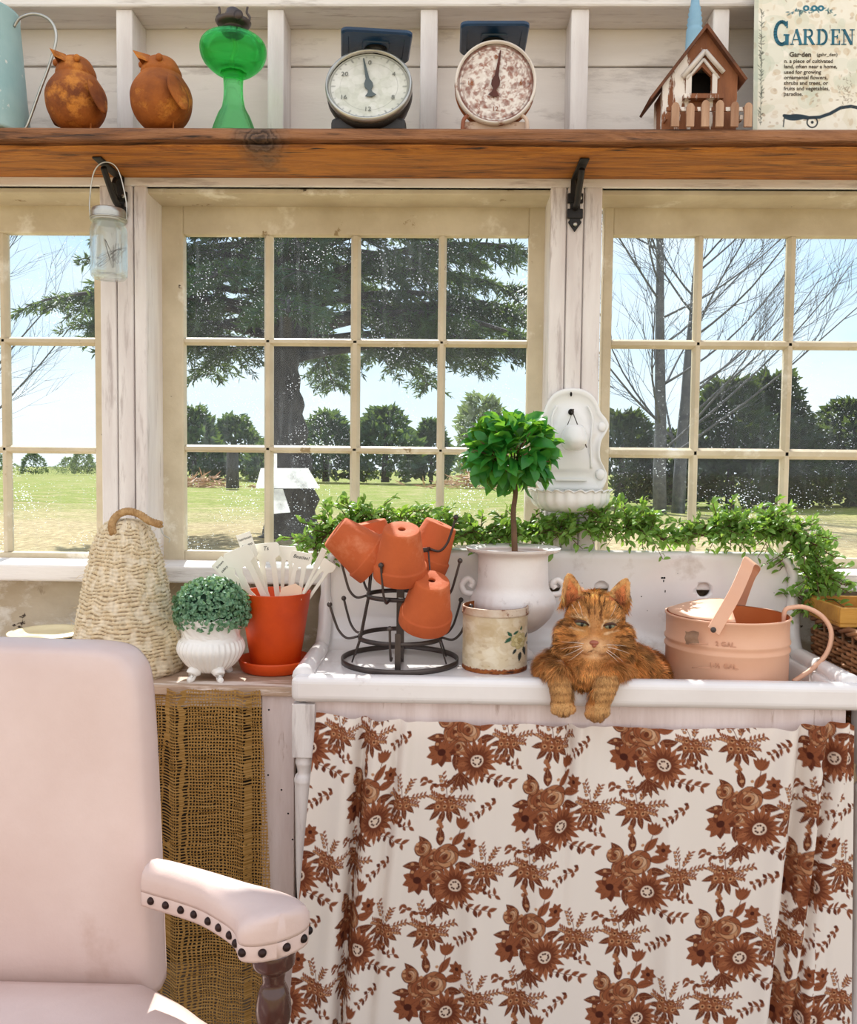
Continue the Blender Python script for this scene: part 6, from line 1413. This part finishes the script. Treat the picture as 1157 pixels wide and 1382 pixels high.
# head (pixel radii)
E_(803,836,0,38,42,36); E_(803,818,.0,29,34,21)
E_(776,858,.0,27,30,26); E_(829,861,.0,26,30,26)                  # cheeks
E_(803,862,-.030,30,28,28); E_(802,845,-.040,13,22,26,RX(0))       # mid face and nose bridge
E_(793,871,-.062,14,15,11.5); E_(811,872,-.062,14,15,11.5)         # whisker pads
E_(802,866,-.070,8,10,7); E_(802,882,-.052,13,13,8)                # nose, chin
E_(785,832,-.040,14,14,7,RY(14)); E_(822,836,-.040,14,14,7,RY(-14)) # brows
E_(783,853,-.040,13,12,9); E_(822,856,-.040,13,12,9)               # under the eyes
E_(768,872,.01,20,26,20); E_(836,876,.01,20,26,20)                 # ruff
# neck, chest, shoulders
E_(802,890,.03,54,46,34); E_(798,905,.045,60,48,38); E_(800,925,.05,52,42,30); E_(795,918,-.03,24,26,20)
E_(752,905,.04,28,32,30); E_(850,905,.05,32,36,32)
# body lying back to the right, hip and tail base
E_(838,905,.12,56,60,40); E_(862,908,.17,46,60,34); E_(878,912,.13,28,44,28)
def limb(pts,rs):
    q=bez(pts,6); n=len(q); rr=np.interp(np.linspace(0,len(rs)-1,n),range(len(rs)),rs)
    mb.tube(q,[r*cs_ for r in rr],16)
    mb.ell(q[0],rr[0]*cs_,16,10); mb.ell(q[-1],rr[-1]*cs_,16,10)
# front legs over the rim: shoulder -> over the rim -> hanging paw
E_(795,911,-.052,28,24,18); E_(796,913,-.072,33,14,18); E_(797,901,-.044,42,26,22); E_(798,907,-.058,38,20,20)
limb([cp_(742,903,.03),cp_(744,906,-.02),cp_(752,907,-.070),cp_(757,930,-.098),cp_(759,944,-.100)],[21,18,16,14.5,14])
E_(759,951,-.100,15.5,15,15); E_(760,956,-.106,14,13,11)
limb([cp_(838,908,.04),cp_(832,909,-.02),cp_(824,908,-.070),cp_(815,933,-.100),cp_(809,948,-.102)],[24,20,17,15,14])
E_(807,956,-.102,16,15.5,15); E_(805,962,-.108,14.5,13,11)
for (px,py) in ((748,962),(756,966),(765,966),(773,961)): E_(px-0,py-4,-.112,4.8,5,6)
for (px,py) in ((794,968),(802,973),(811,973),(819,966)): E_(px-0,py-4,-.114,5,5,6)
# ears: cupped triangles
def ear(tip,b0,b1,dy,bulge):
    T_=cp_(*tip,dy); A=cp_(*b0,dy-.012); B=cp_(*b1,dy-.012); back=Vector((0,1,0))
    def fn(u,v):
        base=A.lerp(B,u); w=(1-v)**.52; mid=A.lerp(B,.5).lerp(T_,v); half=(base-A.lerp(B,.5))*w
        return mid+half+back*(bulge*(1-(2*u-1)**2)*(1-v*.75))
    t=MB().grid(17,17,fn)
    return t
ears=[ear((767,773),(757,820),(792,808),.004,.030),ear((848,780),(816,807),(847,826),.004,.026)]
for t in ears:
    V=[Vector(v) for v in t.V]; th=.0055; n=len(V)
    vs=[v+Vector((0,-th/2,0)) for v in V]+[v+Vector((0,th/2,0)) for v in V]
    fs=list(t.Fc)+[tuple(i+n for i in f[::-1]) for f in t.Fc]
    k=17; edge=[i for i in range(k)]+[j*k+k-1 for j in range(1,k)]+[(k-1)*k+i for i in range(k-2,-1,-1)]+[j*k for j in range(k-2,0,-1)]
    fs+=[(edge[i],edge[i-1],edge[i-1]+n,edge[i]+n) for i in range(len(edge))]
    mb.add(vs,fs,True)
body=mb.build('body',vcol('orange tabby coat',.75,0,.35,240,.15,.3),cat)
bpy.context.view_layer.update()
r=body.modifiers.new('r','REMESH'); r.mode='VOXEL'; r.voxel_size=.0026
sm_=body.modifiers.new('s','SMOOTH'); sm_.factor=.5; sm_.iterations=5
bake(body); smooth_all(body)
me=body.data; nv_=len(me.vertices); co=np.empty(nv_*3,np.float32); me.vertices.foreach_get('co',co); co=co.reshape(-1,3).astype(float)
nr=np.empty(nv_*3,np.float32); me.vertex_normals.foreach_get('vector',nr); nr=nr.reshape(-1,3).astype(float)
RI=np.array(RM.inverted())
def proj(p):
    q=(np.asarray(p)-np.array([0,0,CAMZ]))@RI.T; return 578.5+F*q[:,0]/-q[:,2], 691-F*q[:,1]/-q[:,2]
def seg(px,py,x0,y0,x1,y1):
    t=np.clip(((px-x0)*(x1-x0)+(py-y0)*(y1-y0))/((x1-x0)**2+(y1-y0)**2+1e-9),0,1); return np.hypot(px-x0-t*(x1-x0),py-y0-t*(y1-y0))
def coat(p,nor):
    """tabby coat as a function of place on the body (the markings lie on the cat, front view frame)"""
    px,py=proj(p); n=len(px); dep=p[:,1]-CD
    nn=np.array([nz(q,60,3) for q in p]); n2=np.array([nz(q,22,6) for q in p])
    base=c3(190,124,62); col=np.tile(base,(n,1)); dark=c3(92,48,18); lite=c3(234,188,124); cream=c3(238,206,166); rich=c3(204,122,50)
    def mixin(m,cc,a=1.0):
        nonlocal col; m=np.clip(m,0,1)[:,None]*a; col=col*(1-m)+cc*m
    mixin(.5+.9*n2,lite,.35)
    # broad body shading bands of a tabby, following depth
    mixin(np.sin(dep*150+py*.05+n2*5)*.8-.2,dark,.45*1)
    front=(dep<.06)
    def stripe(segs,w,cc,a=1.0,soft=1.6):
        m=np.zeros(n)
        for s_ in segs: m=np.maximum(m,np.clip((w-seg(px,py,*s_)+nn*1.6)/soft,0,1))
        mixin(m*(dep<.05),cc,a)
    # crown and forehead: top light painted as a pale patch, then stripes
    mixin(np.exp(-((px-803)/20)**2-((py-806)/13)**2)*(dep<.05),c3(236,168,92),.9)
    stripe([(797,800,797,818),(808,799,809,818),(803,806,803,830),(789,806,795,826),(817,806,813,826)],1.7,dark,.8)
    stripe([(795,820,796,834),(811,822,811,836)],1.8,c3(92,46,20),.85)
    # nose bridge lighter brown
    mixin(np.exp(-((px-802)/6.5)**2-((py-850)/18)**2)*(dep<0),c3(198,142,92),.8)
    # cream lines round the eyes and brow
    stripe([(774,833,792,834),(792,834,796,846)],2.0,cream,.75); stripe([(816,838,832,839),(812,848,816,839)],2.0,cream,.75)
    stripe([(772,848,790,852),(816,856,833,851)],1.8,cream,.55)
    # eye liner
    stripe([(776,838,784,836),(784,836,793,844),(818,844,826,840),(826,840,832,843)],1.5,c3(70,36,18),.9)
    # cheek stripes
    stripe([(753,842,775,846),(752,856,776,858),(757,872,778,866),(834,848,850,844),(832,860,851,858),(829,870,848,874)],2.3,dark,.75)
    # muzzle and chin pale
    mixin(np.exp(-((px-801)/17)**2-((py-874)/9)**2)*(dep<-.02)*1.3,c3(232,190,146),.95)
    mixin(np.exp(-((px-802)/10)**2-((py-884)/5)**2)*(dep<-.02)*1.2,cream,.9)
    stripe([(801,873,801,877),(801,877,793,880.5),(801,877,810,881)],.9,c3(96,48,30),.9,1.0)
    for (x,y) in ((787,868),(785,872),(789,872),(816,868),(819,872),(815,873)): stripe([(x-2,y,x+2,y)],.7,dark,.7,1)
    # ruff and chest bands
    stripe([(770,890,790,900),(790,900,818,900),(818,900,840,890)],3.5,c3(142,76,30),.6,3); stripe([(760,905,790,920),(790,920,820,920),(820,920,846,906)],3.5,c3(142,76,30),.55,3)
    mixin(np.exp(-((px-800)/24)**2-((py-900)/20)**2)*(dep<.06),c3(214,150,84),.5)
    # legs: paler, faint rings
    leg=(py>912)*(dep<-.035)*(np.abs(px-788)>15); mixin(leg*1.0,c3(206,162,106),.8)
    mixin(leg*np.clip(np.sin(py*.62+n2*3)-.25,0,1),c3(132,80,40),.75)
    paw=(py>952)*(dep<-.05); mixin(paw*.8,c3(210,164,108),.7); mixin(paw*np.clip((py-962)/8,0,1),c3(150,104,60),.6)
    # toe creases
    stripe([(753,958,752,966),(760.5,959,760.5,968),(768,958,769,966),(798,964,797,973),(806.5,965,806.5,975),(815,963,816,972)],.9,c3(96,58,30),.8,1.2)
    # hind part darker and redder
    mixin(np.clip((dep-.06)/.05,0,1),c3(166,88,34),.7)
    # ears: inside skin, with backlit glow and rim light painted in
    for (tip,b0,b1) in (((767,773),(757,820),(792,808)),((848,780),(816,807),(847,826))):
        cx_=(tip[0]+b0[0]+b1[0])/3; 
        def side(a,b): return ((b[0]-a[0])*(py-a[1])-(b[1]-a[1])*(px-a[0]))/math.hypot(b[0]-a[0],b[1]-a[1])
        s1,s2,s3=side(tip,b0),side(b0,b1),side(b1,tip); sg=np.sign((b0[0]-tip[0])*(b1[1]-tip[1])-(b0[1]-tip[1])*(b1[0]-tip[0]))
        ins=np.minimum(np.minimum(s1*sg,s3*sg)-2.2,s2*sg+6); m=np.clip(ins/2,0,1)*(py<812)
        mixin(m,c3(236,150,96),.9); mixin(m*np.clip((py-796)/14,0,1),c3(150,84,54),.8)
        edge_=np.clip((3-np.minimum(s1*sg,s3*sg))/1.5,0,1)*(np.minimum(s1*sg,s3*sg)>-3)*(s2*sg>3)*(py<806); mixin(edge_,c3(240,190,130),.7)
    return np.clip(col*(1+.10*nn[:,None]),0,1)
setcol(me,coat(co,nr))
# eyes, nose
M_eye=paint('grey green iris',c(138,140,112),c(108,112,88),90,.12,bump=0,coat=.6); M_pupil=paint('black pupil',c(12,12,10),c(18,16,14),9,.15,bump=0); M_nose=paint('brown pink nose',c(172,100,76),c(150,84,62),60,.45,bump=.1)
for (px,py,tilt) in ((785,841.5,8),(822.5,844.5,-9)):
    q=cp_(px,py,-.0605); R_=Matrix.Rotation(math.radians(tilt),3,'Y')
    e=MB().ell(q,(8.2*cs_,6*cs_,4.0*cs_),22,14,R_).build('eye',M_eye,cat)
    MB().ell(q+Vector((0,-5.2*cs_,0)),(2.2*cs_,1.4*cs_,3.3*cs_),14,10,R_).build('pupil',M_pupil,e)
    lid=bez([q+R_@Vector((-9.5*cs_,-2.2*cs_,.6*cs_)),q+R_@Vector((-4*cs_,-5.6*cs_,3.5*cs_)),q+R_@Vector((3*cs_,-5.8*cs_,3.5*cs_)),q+R_@Vector((9.5*cs_,-2.6*cs_,-.4*cs_))],6)
    MB().tube(lid,[.0014+.0012*math.sin(PI*i/18) for i in range(19)],8).build('eyelid',paint('dark eyelid',c(78,42,22),c(60,32,18),40,.6) if 'dark eyelid' not in bpy.data.materials else bpy.data.materials['dark eyelid'],cat)
q=cp_(802,867.5,-.083); nb_=MB(); 
nb_.ell(q,(6.2*cs_,4.5*cs_,3.4*cs_),18,12); nb_.ell(q+Vector((0,-.0005,-3.2*cs_)),(3.2*cs_,4.2*cs_,3.2*cs_),14,10); nb_.build('nose',M_nose,cat)
# fur: fine tapered strands laid along the coat
def fur():
    tri=np.empty(0)
    me.calc_loop_triangles(); T=np.empty(len(me.loop_triangles)*3,np.int32); me.loop_triangles.foreach_get('vertices',T); T=T.reshape(-1,3)
    a,b,cc=co[T[:,0]],co[T[:,1]],co[T[:,2]]; ar=np.linalg.norm(np.cross(b-a,cc-a),axis=1)/2
    nf=nr[T].mean(1); ctr=(a+b+cc)/3
    w=ar*np.where(nf[:,1]>.45,.15,1.0); N=70000
    idx=RNG.choice(len(T),N,p=w/w.sum()); u=RNG.random((N,2)); fl=u.sum(1)>1; u[fl]=1-u[fl]
    p=a[idx]+(b[idx]-a[idx])*u[:,:1]+(cc[idx]-a[idx])*u[:,1:]; n=nf[idx]; n/=np.linalg.norm(n,axis=1,keepdims=True)+1e-9
    px,py=proj(p); dep=p[:,1]-CD
    # lie direction: away from the nose on the head, downwards on the chest, along the legs
    nose=np.array(cp_(802,862,-.08)); away=p-nose; away/=np.linalg.norm(away,axis=1,keepdims=True); down=np.array([0,-.15,-1.0])
    dist=np.linalg.norm(p-nose,axis=1)/cs_
    wh=np.clip((72-dist)/20,0,1)[:,None]*(py<892)[:,None]
    g=away*wh+(down+np.stack([(px-800)/70*.7,0*px,0*px],1))*(1-wh)
    leg=((py>908)&(dep<-.03)&~((np.abs(px-788)<17)&(py<940)))[:,None]; g=np.where(leg,np.array([0,-.25,-1.0]),g)
    back=(dep>.07)[:,None]; g=np.where(back,np.array([.7,.3,-.45]),g)
    g=g-n*(g*n).sum(1,keepdims=True); g/=np.linalg.norm(g,axis=1,keepdims=True)+1e-9
    ear_=(py<802)&((px<782)|(px>826)); face=(dist<30)&(py<892); pad=(dist<22)
    L=np.full(N,.019); L=np.where(dist<64,.012,L); L=np.where(face,.0065,L); L=np.where(pad,.004,L); L=np.where(leg[:,0],.0075,L); L=np.where((py>945)&(dep<-.04),.005,L)
    L=np.where((py>866)&(np.abs(px-801)>30)&(py<912),.024,L); L=np.where((py>890)&(dep>-.03)&(np.abs(px-800)<40),.026,L); L=np.where(ear_,.005,L); L=np.where(dep>.07,.022,L)
    L*=RNG.uniform(.6,1.25,N)
    eye=(np.hypot((px-785)/10.5,(py-841.5)/5.5)<1)|(np.hypot((px-822.5)/10.5,(py-844.5)/5.5)<1)|(np.hypot((px-802)/7,(py-868)/5)<1)
    keep=~eye; 
    out=np.where(face|ear_,.18,.34)[:,None]
    d=g+n*out+RNG.normal(size=(N,3))*.17; d/=np.linalg.norm(d,axis=1,keepdims=True)
    # clumps of the long coat
    W=np.where(face|ear_,.00042,np.where(leg[:,0],.0005,.00072))*RNG.uniform(.7,1.3,N)
    s=np.cross(d,n); s/=np.linalg.norm(s,axis=1,keepdims=True)+1e-9
    Lc=L[:,None]; Wc=W[:,None]; p0=p-n*.0006; p1=p+d*Lc*.5+n*Lc*.03; p2=p+d*Lc-n*Lc*.10
    V=np.stack([p0-s*Wc,p0+s*Wc,p1-s*Wc*.75,p1+s*Wc*.75,p2],1)[keep]; M_=len(V); k=np.arange(M_)[:,None]*5
    Tq=np.concatenate([k+np.array([[0,1,3]]),k+np.array([[0,3,2]]),k+np.array([[2,3,4]])],0)
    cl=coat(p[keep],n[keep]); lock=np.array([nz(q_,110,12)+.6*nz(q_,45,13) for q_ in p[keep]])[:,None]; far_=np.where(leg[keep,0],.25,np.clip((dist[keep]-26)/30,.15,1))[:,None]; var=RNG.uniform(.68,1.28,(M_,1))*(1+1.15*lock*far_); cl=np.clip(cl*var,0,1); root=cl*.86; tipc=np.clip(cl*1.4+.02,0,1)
    C=np.stack([root,root,cl,cl,tipc],1).reshape(-1,3)
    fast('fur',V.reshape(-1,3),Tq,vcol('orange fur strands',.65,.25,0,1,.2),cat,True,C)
fur()
# whiskers
M_wh=paint('white whisker',c(246,240,230),c(236,228,214),5,.4,bump=0)
for i,(x0,y0,x1,y1) in enumerate([(790,869,758,866),(789,871,756,876),(788,873,760,886),(790,875,768,892),(815,870,846,872),(816,872,850,882),(815,874,842,894),(814,876,838,897)]):
    a=cp_(x0,y0,-.078); b=cp_(x1,y1,-.075); m_=a.lerp(b,.5)+Vector((0,-.012,.003)); q=bez([a,m_,b],8); MB().tube(q,[.0005*(1-.8*j/16) for j in range(17)],5).build('whisker',M_wh,cat)
for i,(x0,y0,x1,y1) in enumerate([(783,834,772,816),(787,833,781,812),(822,836,832,816)]):
    a=cp_(x0,y0,-.055); b=cp_(x1,y1,-.07); MB().tube(bez([a,a.lerp(b,.5)+Vector((0,-.006,0)),b],6),.00035,4).build('whisker',M_wh,cat)
